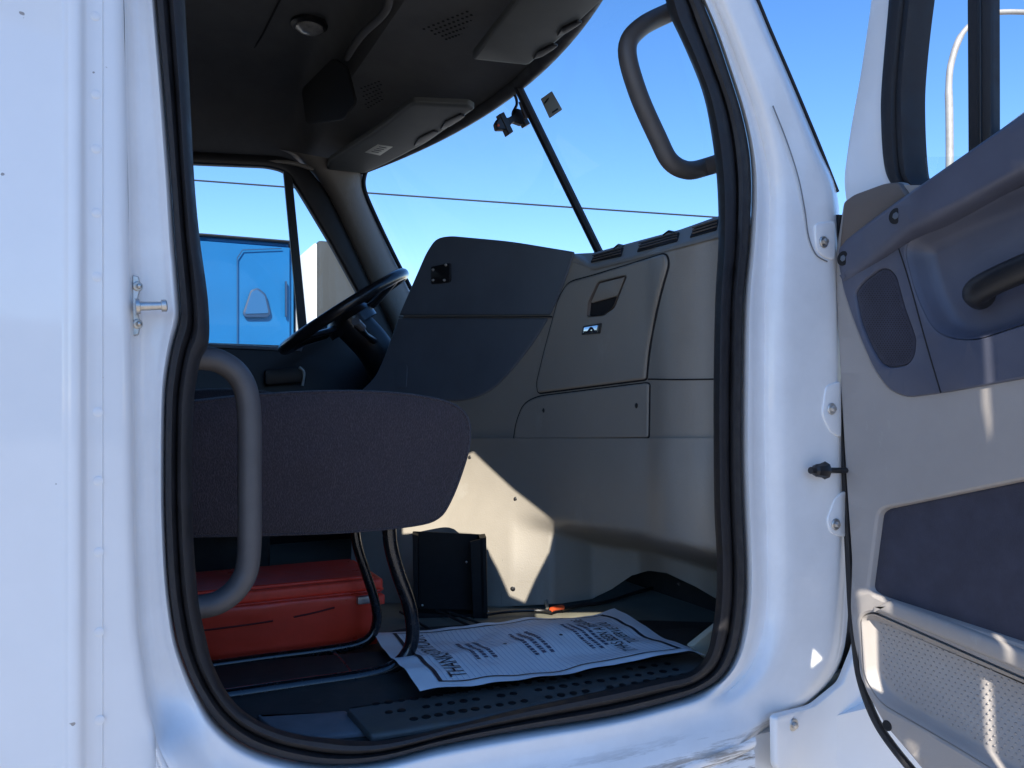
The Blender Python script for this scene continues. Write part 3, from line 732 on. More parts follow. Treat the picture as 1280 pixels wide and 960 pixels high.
# instrument binnacle
bm = bmesh.new(); box_bm(bm, (0.88, 2.22, -0.30), (1.35, 2.96, 0.26), 0.05)
from_bm('instrument_panel', bm, M['black'], truck, smooth=50)
for zz in (0.03, -0.06):
    bm = bmesh.new(); disc_bm(bm, W(0.875, 2.38, zz), (-1, 0, 0.2), 0.035, 0.012, 20, dome=0.2); from_bm('switch_knob', bm, M['black'], truck)

# --- passenger seat ---
def cushion(name, X0, X1, Y0, Y1, prof, m, parent, puff=0.012):
    """profile loop in (x, z), swept across the seat with rounded cheeks"""
    cx = sum(p[0] for p in prof)/len(prof); cz = sum(p[1] for p in prof)/len(prof)
    rows = []
    for t, s in ((0, .0), (0.0, .60), (0.0, .92), (0.010, .965), (0.03, .99), (0.07, 1.0), (0.5, 1.006), (0.93, 1.0), (0.97, .99), (0.99, .965), (1, .92), (1.0, .5), (1.0, 0.0)):
        y = lerp(Y0, Y1, t)
        if s <= .92: y += (-puff if t < .5 else puff)*(1-s)
        rows.append([W(cx + (x-cx)*s, y, cz + (z-cz)*s) for x, z in prof])
    return grid(name, rows, m, parent, smooth=80, closed=True)
seat = None
sprofile = []
YC = 1.30
for (x, y) in cat([(150, 520), (200, 506), (260, 498), (330, 491), (420, 487), (490, 489), (540, 495), (574, 505), (591, 524), (592, 556), (583, 590), (568, 628), (552, 650), (520, 660), (440, 668), (340, 672), (240, 674), (150, 676), (60, 676), (30, 600), (60, 530)], 4, True):
    v = planeY(YC)(x, y); sprofile.append((v.x, v.z - Z0))
seat = thing('x', (0, 0, 0), '', ''); bpy.data.objects.remove(seat)
base = cushion('passenger_seat', 0, 0, YC, 1.56, sprofile, M['fabric'], truck)
# stitched piping round the cushion cheek
cx_ = sum(p[0] for p in sprofile)/len(sprofile); cz_ = sum(p[1] for p in sprofile)/len(sprofile)
tube('seat_piping', [W(cx_ + (x-cx_)*.967, YC+0.0022, cz_ + (z-cz_)*.967) for x, z in sprofile], 0.0022, M['fabric'], base, seg=6, closed=True, k=0)
def seat_leg(Yl, pts, r, name):
    return tube(name, [planeY(Yl)(x, y) for x, y in pts], r, M['enamel'], base, seg=14)
seat_leg(1.36, [(486, 645), (488, 680), (497, 715), (511, 755), (516, 790), (510, 815), (490, 835), (455, 845), (380, 856), (285, 870), (180, 885)], 0.0125, 'seat_frame_tube')
seat_leg(1.53, [(442, 645), (446, 680), (457, 715), (468, 750), (471, 775), (464, 795), (445, 806), (400, 814), (330, 823), (265, 832), (180, 842)], 0.0095, 'seat_frame_tube')
tube('seat_frame_tube', [W(0.36, 1.34, -0.475), W(0.365, 1.45, -0.475), W(0.36, 1.56, -0.475)], 0.006, M['enamel'], base, seg=8)
screw('floor_bolt', FZ(452, 816, 0.014), (0, 0, 1), 0.008, M['steel'], base, 0.008, cross=False)
# --- driver seat behind ---
dprof = cat([(-0.15, 0.0), (0.1, 0.045), (0.3, 0.055), (0.44, 0.03), (0.48, -0.02), (0.46, -0.08), (0.3, -0.11), (0.0, -0.11), (-0.15, -0.1)], 4, True)
ds = cushion('driver_seat', 0, 0, 2.30, 2.80, dprof, M['fabric'], truck)
box('seat_pedestal', (-0.1, 2.35, -0.5), (0.38, 2.75, -0.12), M['mat'], ds, bev=0.02)
bm = bmesh.new(); box_bm(bm, (0.235, 2.28, -0.34), (0.36, 2.345, -0.25), 0.01); from_bm('seat_control_box', bm, M['sill_plate'], ds)
for dz in (0, 0.02, 0.035): tube('seat_hose', [W(-0.1, 2.25, -0.36+dz), W(0.1, 2.22, -0.33+dz), W(0.22, 2.25, -0.30+dz)], 0.004, M['black'], ds, seg=8)
bk = cat([(-0.2, -0.05), (-0.08, 0.0), (-0.14, 0.3), (-0.22, 0.7), (-0.33, 0.72), (-0.3, 0.3)], 4, True)
cushion('seat_back', 0, 0, 2.30, 2.80, bk, M['fabric'], ds)
bk2 = cat([(-0.34, -0.05), (-0.22, 0.0), (-0.28, 0.3), (-0.36, 0.7), (-0.47, 0.72), (-0.44, 0.3)], 4, True)
cushion('seat_back', 0, 0, 1.30, 1.58, bk2, M['fabric'], base)

# --- outer shell that other views would show ---
rows = []
for Y, z in ((0.998, 1.06), (0.998, 1.15), (1.02, 1.24), (1.06, 1.285), (1.3, 1.31), (2.05, 1.33), (2.8, 1.31), (3.04, 1.285), (3.11, 1.24), (3.143, 1.15), (3.143, 1.06)):
    rows.append([W(X + (xh(Y) - 0.02 if False else 0), Y, z - dz) for X, dz in ((-2.3, 0), (-1.0, 0), (0.3, 0), (0.62, 0.03), (0.80, 0.10))])
rf = grid('roof', rows, M['white2'], truck, smooth=60)
rows = [[W(0.80, Y, zz - 0.10) for Y, zz in ((0.957, 1.15), (0.99, 1.24), (1.06, 1.285), (1.3, 1.31), (2.05, 1.33), (2.8, 1.31), (3.04, 1.285), (3.11, 1.24), (3.143, 1.15))],
        [W(xh(min(max(Y, 1.05), 3.05))+0.03, Y, zh(min(max(Y, 1.05), 3.05))+0.02) for Y in (0.99, 1.02, 1.06, 1.3, 2.05, 2.8, 3.04, 3.08, 3.11)]]
grid('roof_brow', rows, M['white2'], truck, smooth=60)
box('driver_side_skin', (-2.3, 3.09, -1.0), (-0.30, 3.143, 0.95), M['white2'], truck, bev=0.004)
box('driver_door_skin', (-0.30, 3.09, -0.7), (1.25, 3.143, 0.24), M['white2'], truck, bev=0.004)
box('rear_skin', (-2.34, 1.003, -0.7), (-2.30, 3.143, 1.28), M['white2'], truck, bev=0.004)
bm = bmesh.new(); box_bm(bm, (1.62, 1.25, -0.75), (3.3, 2.85, 0.20), 0.14); from_bm('hood', bm, M['white2'], truck, smooth=50)
for yy in (1.02, 2.80):
    bm = bmesh.new(); tube_bm(bm, [W(2.55, yy, -1.13), W(2.55, yy+0.28, -1.13)], 0.50, 40); w_ = from_bm('wheel', bm, M['tyre'], truck)
    bm = bmesh.new(); tube_bm(bm, [W(2.55, yy-0.01, -1.13), W(2.55, yy+0.29, -1.13)], 0.28, 32); from_bm('wheel_rim', bm, M['steel'], w_)
box('chassis_rail', (-6.0, 1.6, -0.95), (3.1, 2.5, -0.65), M['black'], truck, bev=0.01)
box('fuel_tank', (-0.2, 1.02, -1.35), (1.2, 1.6, -0.78), M['steel'], truck, bev=0.15)

# ================================================================ passenger door (part of the truck)
DX = planeX(1.19)
def DXT(o0):
    return lambda px, py, off=0.0: PL(px, py, (-1, 0, 0), -(1.19-o0), off-o0)
D32, D38, D20, D55, D42 = DXT(.032), DXT(.038), DXT(.020), DXT(.055), DXT(.042)
def far(y, z): return None
def to_px(x, y, z):
    d = x*SY + y*CY; r = x*CY - y*SY
    return (640 + F*r/d, HOR - F*z/d)
FZY = 0.20
door_out = [to_px(1.19, FZY, 1.0), (1160, -300), (1098, -160), (1086, 0), (1072, 95), (1060, 160), (1051, 225), (1056, 262), (1060, 320), (1066, 480), (1076, 640), (1084, 780), (1092, 850), (1116, 896), (1150, 935), (1200, 985), to_px(1.19, 0.75, -0.75), to_px(1.19, FZY, -0.75)]
win_h = [to_px(1.19, 0.30, 0.90), (1215, -250), (1160, -120), (1133, 0), (1124, 94), (1123, 150), (1127, 205), (1142, 240), to_px(1.19, 0.30, 0.62)]
pdoor = plate('passenger_door', rnd(door_out, [5,30,30,20,20,20,20,20,20,20,20,20,20,20,20,20,20,5]), DX, M['paint'], truck, h=0.035, b=6, bh=0.012, holes=[rnd(win_h, [10,60,30,20,20,20,20,10,5])], base=-0.035)
# window gasket
gk = [(1104, -250), (1124, -120), (1114, 0), (1105, 105), (1104, 150), (1107, 200), (1114, 226), (1130, 246)]
gi = [(1240, -250), (1172, -120), (1153, 0), (1143, 94), (1142, 150), (1145, 205), (1150, 226), (1168, 246)]
ga, gb_ = cat(gk, 6, False), cat(gi, 6, False)
rows = []
for t, o_ in ((0, 0.0), (0.03, 0.008), (0.2, 0.013), (0.42, 0.012), (0.5, 0.005), (0.56, 0.010), (0.75, 0.012), (0.86, 0.006), (1.0, -0.03)):
    rows.append([DX(lerp(a[0], b2[0], t), lerp(a[1], b2[1], t), o_) for a, b2 in zip(ga, gb_)])
grid('window_gasket', rows, M['rubber'], pdoor, smooth=50)
plate('window_bar', [(1206, -260), (1239, -260), (1240, 225), (1209, 235)], DX, M['rubber'], pdoor, h=0.020, b=5, base=-0.02)
plate('window_bar_rib', [(1222, -260), (1227, -260), (1228, 228), (1223, 230)], DX, M['black'], pdoor, h=0.003, b=1.5, base=0.0)
bm = bmesh.new(); vv = [bm.verts.new(planeX(1.205)(x, y)) for x, y in ((1136, 197), (1212, 195), (1212, 300), (1136, 300))]; bm.faces.new(vv)
from_bm('lowered_pane', bm, M['glass'], pdoor, smooth=0)
# rubber edge of the door
tube('door_edge_seal', [D20(x, y, 0.010) for x, y in [(1046, 268), (1041, 310), (1043, 420), (1048, 540), (1055, 660), (1060, 760), (1064, 800), (1071, 850), (1090, 902), (1120, 946), (1160, 992)]], 0.0075, M['rubber'], pdoor, seg=8)
# trim
FR = 1.19
trim_out = [(1052, 250), (1104, 228), (1126, 226), (1134, 244), (1500, 60), (1900, -100), to_px(FR, .3, -.6), (1500, 1120), (1180, 1000), (1140, 950), (1104, 908), (1078, 862), (1064, 800), (1060, 760), (1062, 700), (1055, 600), (1048, 480), (1043, 380), (1041, 320)]
ins_hole = rnd([(1046, 318), (1060, 302), (1500, -20), (1900, -180), (1900, 360), (1500, 437), (1280, 473), (1180, 491), (1132, 497), (1110, 487), (1090, 460), (1067, 405), (1052, 360)], [4, 4, 2, 2, 2, 2, 20, 20, 10, 10, 14, 20, 10])
low_hole = rnd([(1100, 638), (1280, 601), (1500, 552), (1500, 888), (1280, 805), (1100, 746), (1087, 738)], [10, 2, 2, 2, 2, 10, 8])
poc = rnd([(1076, 772), (1090, 766), (1280, 850), (1500, 950), (1500, 1090), (1280, 985), (1190, 930), (1100, 878), (1080, 845)], [10, 10, 2, 2, 2, 2, 30, 14, 12])
TB = 0.0
trim = plate('door_trim', rnd(trim_out, [6, 4, 6, 4, 2, 2, 2, 2, 10, 10, 10, 14, 14, 10, 10, 10, 10, 10, 10]), D32, M['beige_door'], pdoor, h=0.032, b=5, bh=0.014, holes=[low_hole, poc, inset(ins_hole, 5)], step=40)
# upper slate insert
pk = rnd([(1128, 302), (1280, 232), (1500, 121), (1500, 335), (1280, 405), (1214, 427), (1170, 418), (1146, 372)], [24, 10, 24, 24, 10, 24, 24, 24], 8)
spk = rnd([(1068, 366), (1078, 352), (1100, 336), (1110, 336), (1119, 345), (1130, 385), (1144, 424), (1142, 444), (1134, 456), (1112, 460), (1100, 454), (1087, 432), (1075, 402)], 6)
ins = plate('upper_insert', ins_hole, D38, M['slate_door'], pdoor, h=0.008, b=3, bh=0.006, holes=[pk, spk], step=40, base=0.030)
rows = [[D38(x, y, 0.0375) for x, y in pk]]
for d, o_ in ((1.5, .035), (5, 0.028), (9, 0.016), (15, 0.008), (22, 0.004)):
    rows.append([D38(x, y, o_) for x, y in inset(pk, d)])
bm = bmesh.new(); V = [[bm.verts.new(p) for p in r] for r in rows]
for a_, b2 in zip(V, V[1:]):
    for j in range(len(a_)):
        bm.faces.new((a_[j], a_[(j+1) % len(a_)], b2[(j+1) % len(a_)], b2[j]))
bm.faces.new(V[-1]); from_bm('pull_recess', bm, M['slate_door'], ins, smooth=60)
groove([(1119, 298), (1136, 350), (1158, 430), (1176, 491)], D38, par=ins, off=0.038, r=0.0012, name='insert_joint')
plate('corner_cap', rnd([(1054, 252), (1066, 243), (1104, 229), (1122, 227), (1136, 246), (1110, 262), (1070, 300), (1048, 312)], [5, 5, 5, 5, 3, 5, 5, 5]), D42, M['beige_dark'], pdoor, h=0.012, b=3, base=0.030)
# speaker grille
gr = plate('speaker_grille', inset(spk, 0.5), D38, M['slate_cloth'], pdoor, h=0.004, b=2.0, base=0.030)
bm = bmesh.new()
def inside(x, y, L):
    c_ = False
    for i in range(len(L)):
        x1, y1 = L[i-1]; x2, y2 = L[i]
        if (y1 > y) != (y2 > y) and x < (x2-x1)*(y-y1)/(y2-y1)+x1: c_ = not c_
    return c_
gi_ = inset(spk, 4); yy = 338.0; rown = 0
while yy < 458:
    xx = 1070.0 + (1.6 if rown % 2 else 0)
    while xx < 1146:
        if inside(xx, yy, gi_):
            p = D38(xx, yy, 0.0345); r_ = 0.0012
            bm.faces.new([bm.verts.new(p + Vector((0, a_*r_, b2*r_))) for a_, b2 in ((-1, 0), (0, -1), (1, 0), (0, 1))])
        xx += 3.4
    yy += 2.6; rown += 1
from_bm('grille_holes', bm, M['gap'], gr, smooth=0)
# armrest rail
def rail_y(t): return t
rail = rnd([(1043, 312), (1050, 300), (1120, 246), (1280, 134), (1500, -22), (1700, -165), (1700, -60), (1500, 80), (1280, 214), (1158, 279), (1130, 292), (1085, 330), (1050, 355), (1044, 336)], [6, 6, 20, 2, 2, 2, 2, 2, 2, 10, 12, 20, 5, 8])
def DR(px, py, off=0.0):
    k = sm((px-1045)/120)
    kk = lerp(0.55, 1.0, k); o0 = 0.080*kk
    return PL(px, py, (-1, 0, 0), -(1.19-o0), off*kk-o0)
rl = plate('armrest_rail', rail, DR, M['slate_door'], pdoor, h=0.048, b=9, bh=0.026, step=30, base=0.032, smooth=60)
for (x, y, r_) in ((1054, 323, 0.013), (1120, 270, 0.013)):
    p = DR(x, y, 0.081)
    bm = bmesh.new(); disc_bm(bm, p + Vector((0.0005, 0, 0)), (-1, 0, 0), r_, 0.0008, 20, dome=0.0); 
    hole = from_bm('bolt_recess', bm, M['gap'], rl)
    bm = bmesh.new(); disc_bm(bm, p - Vector((0.001, 0.001, 0)), (-1, 0, 0), r_*0.45, 0.0014, 6, dome=0.0); from_bm('bolt', bm, M['slate'], hole)
tube('door_pull_handle', [D55(1214, 370, 0.030), D55(1219, 365, 0.050), D55(1240, 354, 0.058), D55(1300, 328, 0.060), D55(1400, 287, 0.060), D55(1500, 247, 0.04)], [0.020]*26, M['black'], pdoor, seg=18, k=5, smooth=60)
# lower carpet inset and dotted map pocket
plate('carpet_inset', inset(low_hole, -1), D20, M['slate_cloth'], pdoor, h=0.016, b=4, bh=0.008, step=40, base=0.004)
rows = [[D32(x, y, 0.0315) for x, y in poc]]
for d, o_ in ((1.5, .029), (4, 0.022), (7, 0.014), (10, 0.010)):
    rows.append([D32(x, y, o_) for x, y in inset(poc, d)])
bm = bmesh.new(); V = [[bm.verts.new(p) for p in r] for r in rows]
for a_, b2 in zip(V, V[1:]):
    for j in range(len(a_)):
        bm.faces.new((a_[j], a_[(j+1) % len(a_)], b2[(j+1) % len(a_)], b2[j]))
bm.faces.new(V[-1])
pin = inset(poc, 12)
for i in range(-2, 60):
    for j in range(80):
        yw = 1.04 - i*0.0105 - (0.00525 if j % 2 else 0); zw = -0.30 - j*0.0075
        x, y = to_px(1.158, yw, zw)
        if inside(x, y, pin):
            disc_bm(bm, Vector((1.18, yw, zw+Z0)), (-1, 0, 0), 0.0018, 0.0016, 6)
from_bm('map_pocket', bm, M['beige_door'], pdoor, smooth=60)
plate('pocket_lip', rnd([(1085, 762), (1110, 750), (1280, 815), (1500, 905), (1500, 935), (1280, 842), (1120, 775)], 6), D42, M['beige_door'], pdoor, h=0.012, b=6, bh=0.010, base=0.030, smooth=60)
bm = bmesh.new(); disc_bm(bm, D32(1109, 907, 0.032), (-1, 0, 0), 0.009, 0.001, 20, dome=0); from_bm('trim_plug', bm, M['gap'], trim)

# ================================================================ loose things in the cab
# red case
M['seam_red'] = mat('dark_red_seam', (0.12, 0.012, 0.01), 0.6)
rc = thing('red_case', W(0.30, 1.70, -0.5), 'shallow red vinyl zip case lying on the dark floor beneath the passenger seat', 'case')
bx0, bx1, by0, by1 = 0.06, 0.475, 1.585, 1.80
bm = bmesh.new(); box_bm(bm, (bx0, by0, -0.498), (bx1, by1, -0.372), 0.018)
bmesh.ops.subdivide_edges(bm, edges=[e for e in bm.edges if e.calc_length() > 0.08], cuts=6, use_grid_fill=True)
for v in bm.verts:
    v.co += Vector((0, 0.003, 0.003)) * noise.noise(v.co*14)
from_bm('case_body', bm, M['red'], rc, smooth=60)
bm = bmesh.new(); box_bm(bm, (bx0-0.004, by0-0.005, -0.376), (bx1+0.006, by1+0.004, -0.352), 0.007)
from_bm('case_lid', bm, M['red_zip'], rc, smooth=50)
bm = bmesh.new(); box_bm(bm, (bx0+0.012, by0+0.010, -0.356), (bx1-0.010, by1-0.01, -0.346), 0.004)
from_bm('lid_top', bm, M['red'], rc, smooth=50)
tube('piping', [W(bx0, by0-0.007, -0.376), W(bx1, by0-0.007, -0.376), W(bx1+0.007, by0+0.005, -0.376), W(bx1+0.007, by1, -0.376)], 0.0028, M['red'], rc, seg=8, k=0)
tube('seam_cord', [W(.10, by0-0.001, -0.418), W(.2, by0-0.0015, -0.417), W(.26, by0-0.001, -0.415)], 0.0018, M['seam_red'], rc, seg=6)
tube('zip_cord', [W(.30, by0-0.002, -0.412), W(.34, by0-0.002, -0.408), W(.38, by0-0.002, -0.402)], 0.0018, M['seam_red'], rc, seg=6)
bm = bmesh.new(); box_bm(bm, (0.425, by0-0.012, -0.400), (0.452, by0, -0.384), 0.003); from_bm('clasp', bm, M['steel'], rc)
bm = bmesh.new(); box_bm(bm, (bx1, by0+0.01, -0.410), (bx1+0.014, by0+0.035, -0.39), 0.003); from_bm('strap_loop', bm, M['red_zip'], rc)

# paper sheet: real rectangle on the sill, wavy
def sheet_pt(u, v, lift=0.0):
    """u along the long side (left in photo = top of the page), v from the near to the far edge"""
    A = planeZ(-0.445)(525, 873); B = planeZ(-0.440)(882, 823); C = planeZ(-0.478)(768, 769); D = planeZ(-0.474)(464, 800)
    p = A*(1-u)*(1-v) + B*u*(1-v) + C*u*v + D*(1-u)*v
    wv = 0.005*math.sin(u*9+v*3) * (0.4+v*0.6) + 0.004*math.sin(v*8-u*5) + 0.004*noise.noise(Vector((u*9, v*6, 0))) + 0.0022*math.exp(-((u-0.55-0.1*v)*18)**2) + 0.002*math.exp(-((v-0.42-0.15*u)*15)**2)
    wv += 0.012*sm((u-0.88)/0.12)*(v)*0.6 - 0.010*sm((u-0.93)/0.07)*(1-v)
    return p + Vector((0, 0, 0.011 + wv + lift))
ps = thing('paper_notice', W(0.75, 1.4, -0.46), 'white printed paper sheet with black border lying on the door sill', 'paper')
rows = [[sheet_pt(i/130, j/80) for i in range(131)] for j in range(81)]
pg = grid('sheet', rows, M['paper'], ps, smooth=80)
def on_sheet(me, lift=0.0012):
    for v in me.vertices: v.co = sheet_pt(v.co.x, v.co.y, lift)
def strip(name, u0, v0, u1, v1, m=None):
    bm = bmesh.new(); nx = max(2, int(abs(u1-u0)*50)); ny = max(2, int(abs(v1-v0)*40))
    V = [[bm.verts.new((lerp(u0, u1, i/nx), lerp(v0, v1, j/ny), 0)) for i in range(nx+1)] for j in range(ny+1)]
    for a_, b2 in zip(V, V[1:]):
        for i in range(nx): bm.faces.new((a_[i], a_[i+1], b2[i+1], b2[i]))
    return bm
bm0 = bmesh.new()
def add_strip(u0, v0, u1, v1):
    b = strip('', u0, v0, u1, v1); me = bpy.data.meshes.new('t'); b.to_mesh(me); b.free(); bm0.from_mesh(me); bpy.data.meshes.remove(me)
add_strip(0.07, 0.055, 0.93, 0.066); add_strip(0.07, 0.94, 0.93, 0.951)
add_strip(0.07, 0.066, 0.084, 0.94); add_strip(0.916, 0.066, 0.93, 0.94)
for v in bm0.verts: v.co = sheet_pt(v.co.x, v.co.y, 0.0012)
from_bm('border', bm0, M['ink'], pg, smooth=0)
def text_on(body, u, v, su, sv, name='lettering', m=None, align='CENTER'):
    """flat text whose baseline runs from the near edge to the far edge; u = baseline position, v = centre"""
    cu = bpy.data.curves.new('t', 'FONT'); cu.body = body; cu.size = 1; cu.align_x = align; cu.space_line = 0.95
    o = bpy.data.objects.new('t', cu); col.objects.link(o)
    bpy.context.view_layer.update(); dg = bpy.context.evaluated_depsgraph_get()
    me = bpy.data.meshes.new_from_object(o.evaluated_get(dg)); bpy.data.objects.remove(o)
    bmt = bmesh.new(); bmt.from_mesh(me)
    for k in range(2):
        es = [e for e in bmt.edges if e.calc_length() > 0.4]
        if es: bmesh.ops.subdivide_edges(bmt, edges=es, cuts=1)
    bmesh.ops.triangulate(bmt, faces=bmt.faces)
    for q in bmt.verts: q.co = sheet_pt(u - q.co.y*su, v + q.co.x*sv, 0.0014)
    me2 = bpy.data.meshes.new(name); bmt.to_mesh(me2); bmt.free()
    return link(name, me2, m or M['ink'], pg, 0)
text_on('THANKS FOR YOUR', 0.175, 0.50, 0.085, 0.088)
text_on('IT HAS BEEN A PLEASURE\nTO SERVE YOU', 0.80, 0.50, 0.066, 0.062)
random.seed(7)
bmd = bmesh.new()
def mark(u, v, r):
    add = [bmd.verts.new(sheet_pt(u + r*0.62*math.cos(t), v + r*math.sin(t), 0.0013)) for t in [k*math.pi/3 for k in range(6)]]
    bmd.faces.new(add)
mark(0.40, 0.5, 0.012); mark(0.615, 0.5, 0.012)
from_bm('bullet', bmd, M['ink'], pg, smooth=0)
small_ink = mat('small_ink', (0.12, 0.12, 0.18), 0.8)
for uc in (0.285, 0.49, 0.70):
    bm0 = bmesh.new()
    for k in range(3):
        u = uc + (k-1)*0.030; half = random.uniform(0.16, 0.24); v = 0.5-half
        while v < 0.5+half:
            w_ = random.uniform(0.012, 0.035); add_strip(u, v, u+0.014, min(v+w_, .5+half)); v += w_ + 0.010
    for v in bm0.verts: v.co = sheet_pt(v.co.x, v.co.y, 0.0013)
    from_bm('small_print', bm0, small_ink, pg, smooth=0)
bm0 = bmesh.new()
for i in range(44):
    u = 0.10 + i*0.0185
    add_strip(u, 0.075, u+0.0022, 0.93)
for v in bm0.verts: v.co = sheet_pt(v.co.x, v.co.y, 0.0008)
from_bm('watermark_lines', bm0, M['ink_grey'], pg, smooth=0)

# black steel holder on the floor
hb = thing('steel_holder', W(0.72, 1.76, -0.5), 'open black steel bracket standing on the floor against the lower dash', 'bracket')
def HB(px, py, off=0.0): return PL(px, py, (-0.35, -0.937, 0), -(0.70*0.35+1.80*0.937), off)
plate('back_plate', [(517, 664), (606, 668), (606, 768), (519, 768)], HB, M['holder'], hb, h=0.003, b=0.6)
plate('side_flange', [(516, 664), (523, 666), (524, 766), (518, 768)], HB, M['holder'], hb, h=0.045, b=0.6)
plate('side_flange', [(598, 668), (606, 667), (608, 771), (600, 771)], HB, M['holder'], hb, h=0.06, b=0.6)
plate('front_lip', [(586, 672), (602, 668), (604, 771), (590, 772)], HB, M['holder'], hb, h=0.004, b=0.6, base=0.056)
plate('foot_plate', [(519, 760), (604, 762), (606, 770), (518, 770)], HB, M['holder'], hb, h=0.045, b=0.6)
for q in ((583, 702), (528, 756), (610, 764)):
    bm = bmesh.new(); disc_bm(bm, HB(*q, 0.005), (-.35, -.93, 0), 0.003, 0.002, 10); from_bm('rivet', bm, M['steel'], hb)

# loose cable end with a orange connector body on the floor
cb = thing('cable_connector', W(1.0, 1.75, -0.5), 'thin black cable end with orange plastic connector lying on the floor by the dash', 'cable')
FC = planeZ(-0.490)
tube('cable', [FC(608, 768), FC(640, 764), FC(675, 763), FC(690, 765)], 0.004, M['black'], cb, seg=8)
tube('connector', [FC(689, 765, .006), FC(694, 763.5, .006), FC(704, 762, .006)], 0.006, M['orange'], cb, seg=10, k=0)
tube('cable', [FC(702, 762), FC(725, 757), FC(760, 752), FC(790, 742), FC(815, 735)], 0.005, M['black'], cb, seg=8)
bm = bmesh.new(); tube_bm(bm, [FC(684, 762, .004), FC(683, 756, .012)], 0.004, 8); from_bm('terminal', bm, M['steel'], cb)

# camera mount on the windshield
cm = thing('dash_camera_mount', W(1.02, 2.08, 0.93), 'small black swivel mount with cable stuck high on the windshield beside the divider', 'mount')
S_ = planeY(2.10)
tube('cable', [S_(634, 110), S_(643, 118), S_(646, 130), S_(641, 142), S_(644, 152)], 0.0045, M['black'], cm, seg=8)
plate('arm', rnd([(618, 155), (622, 148), (634, 148), (641, 144), (644, 136), (650, 138), (656, 150), (652, 157), (641, 153), (632, 163), (620, 163)], 2), S_, M['black'], cm, h=0.02, b=1, base=-.01)
plate('clamp_jaw', rnd([(622, 144), (628, 141), (640, 166), (634, 170)], 1), S_, M['black'], cm, h=0.026, b=1, base=-.013)
plate('clamp_jaw', rnd([(650, 150), (657, 149), (661, 156), (655, 159)], 1), S_, M['black'], cm, h=0.026, b=1, base=-.013)
plate('adhesive_pad', [(648, 128), (651, 127), (660, 148), (655, 149)], planeY(2.08), M['beige_dark'], cm, h=0.008, b=.5)
bm = bmesh.new(); disc_bm(bm, S_(621, 158, 0.01), (0, -1, 0), 0.004, 0.002, 10); from_bm('mount_screw', bm, M['orange'], cm)

# ================================================================ outside
def prism_xz(name, pts, y0, y1, m, parent, bev=0.04):
    bm = bmesh.new()
    a_ = [bm.verts.new((x, y0, z)) for x, z in pts]; b2 = [bm.verts.new((x, y1, z)) for x, z in pts]
    n = len(pts); bm.faces.new(a_); bm.faces.new(b2)
    for i in range(n): bm.faces.new((a_[i], a_[(i+1) % n], b2[(i+1) % n], b2[i]))
    bmesh.ops.recalc_face_normals(bm, faces=bm.faces)
    if bev: bmesh.ops.bevel(bm, geom=bm.edges[:], offset=bev, segments=3, affect='EDGES')
    return from_bm(name, bm, m, parent, 40)
M['grey_light'] = mat('light_grey_paint', (0.05, 0.10, 0.19), 0.4, noise_amt=0.25, nscale=6)
M['seam'] = mat('dark_blue_seam', (0.004, 0.03, 0.09), 0.5)
bt = thing('blue_truck', (0.0, 11.2, 0), 'bright blue sleeper truck cab parked beyond the driver window', 'truck')
prism_xz('cab_body', [(-2.2, 0.95), (-2.2, 3.3), (-1.2, 3.58), (0.85, 3.69), (1.90, 3.70), (1.90, 0.95)], 10, 12.3, M['blue'], bt, 0.06)
prism_xz('roof_edge', [(-1.2, 3.58), (0.85, 3.69), (1.92, 3.70), (1.92, 3.73), (0.85, 3.72), (-1.2, 3.61)], 9.97, 10.4, M['black'], bt, 0.02)
S_ = planeY(9.97)
wf = plate('side_window', rnd([(303, 392), (313, 363), (322, 360), (332, 368), (338, 392), (334, 397), (306, 397)], 3), S_, M['seam'], bt, h=0.03, b=0.5)
plate('window_glass', rnd([(305.5, 393), (314, 365), (321, 362), (330.5, 370), (335.5, 392)], 3), S_, mat('dark_blue_glass', (0.002, 0.07, 0.2), 0.5), wf, h=0.01, b=0.3, base=0.03)
plate('door_seam', rnd([(296, 322), (303, 312), (352, 310), (352, 311), (303.6, 313), (297, 323), (297, 432), (296, 432)], 0), S_, M['seam'], bt, h=0.01, b=0.1)
plate('grab_rail', [(356, 352), (358, 352), (358, 396), (356, 396)], S_, M['seam'], bt, h=0.04, b=0.4)
for yy in (10.0, 12.0):
    for xx in (0.9, -4.6):
        bm = bmesh.new(); tube_bm(bm, [Vector((xx, yy, 0.5)), Vector((xx, yy+0.3, 0.5))], 0.5, 32); from_bm('wheel', bm, M['tyre'], bt)
box('chassis', (-5.2, 10.4, 0.55), (1.9, 11.9, 0.95), M['black'], bt, rel=False)
prism_xz('hood', [(-2.2, 0.8), (-2.2, 2.2), (-4.0, 1.95), (-5.4, 1.75), (-5.6, 0.8)], 10.2, 12.1, M['blue'], bt, 0.08)

wb = thing('storage_unit', (2.4, 10.3, 0), 'tall white and grey box shaped storage unit just past the blue truck', 'storage unit')
bm = bmesh.new(); box_bm(bm, (1.97, 9.0, 0.16), (2.80, 11.6, 3.56), 0.05, rel=False)
from_bm('box_body', bm, M['grey2'], wb)
plate('rear_door', [(0, 0)]*0 or rnd([to_px(1.965, 9.02, 1.15-Z0), to_px(1.965, 11.55, 1.15-Z0), to_px(1.965, 11.55, 3.53-Z0), to_px(1.965, 9.02, 3.53-Z0)], 3), planeX(1.965), M['white2'], wb, h=0.02, b=0.3)
box('base_plinth', (1.92, 8.95, 0.0), (2.85, 11.65, 0.16), M['galv'], wb, bev=0.01, rel=False)

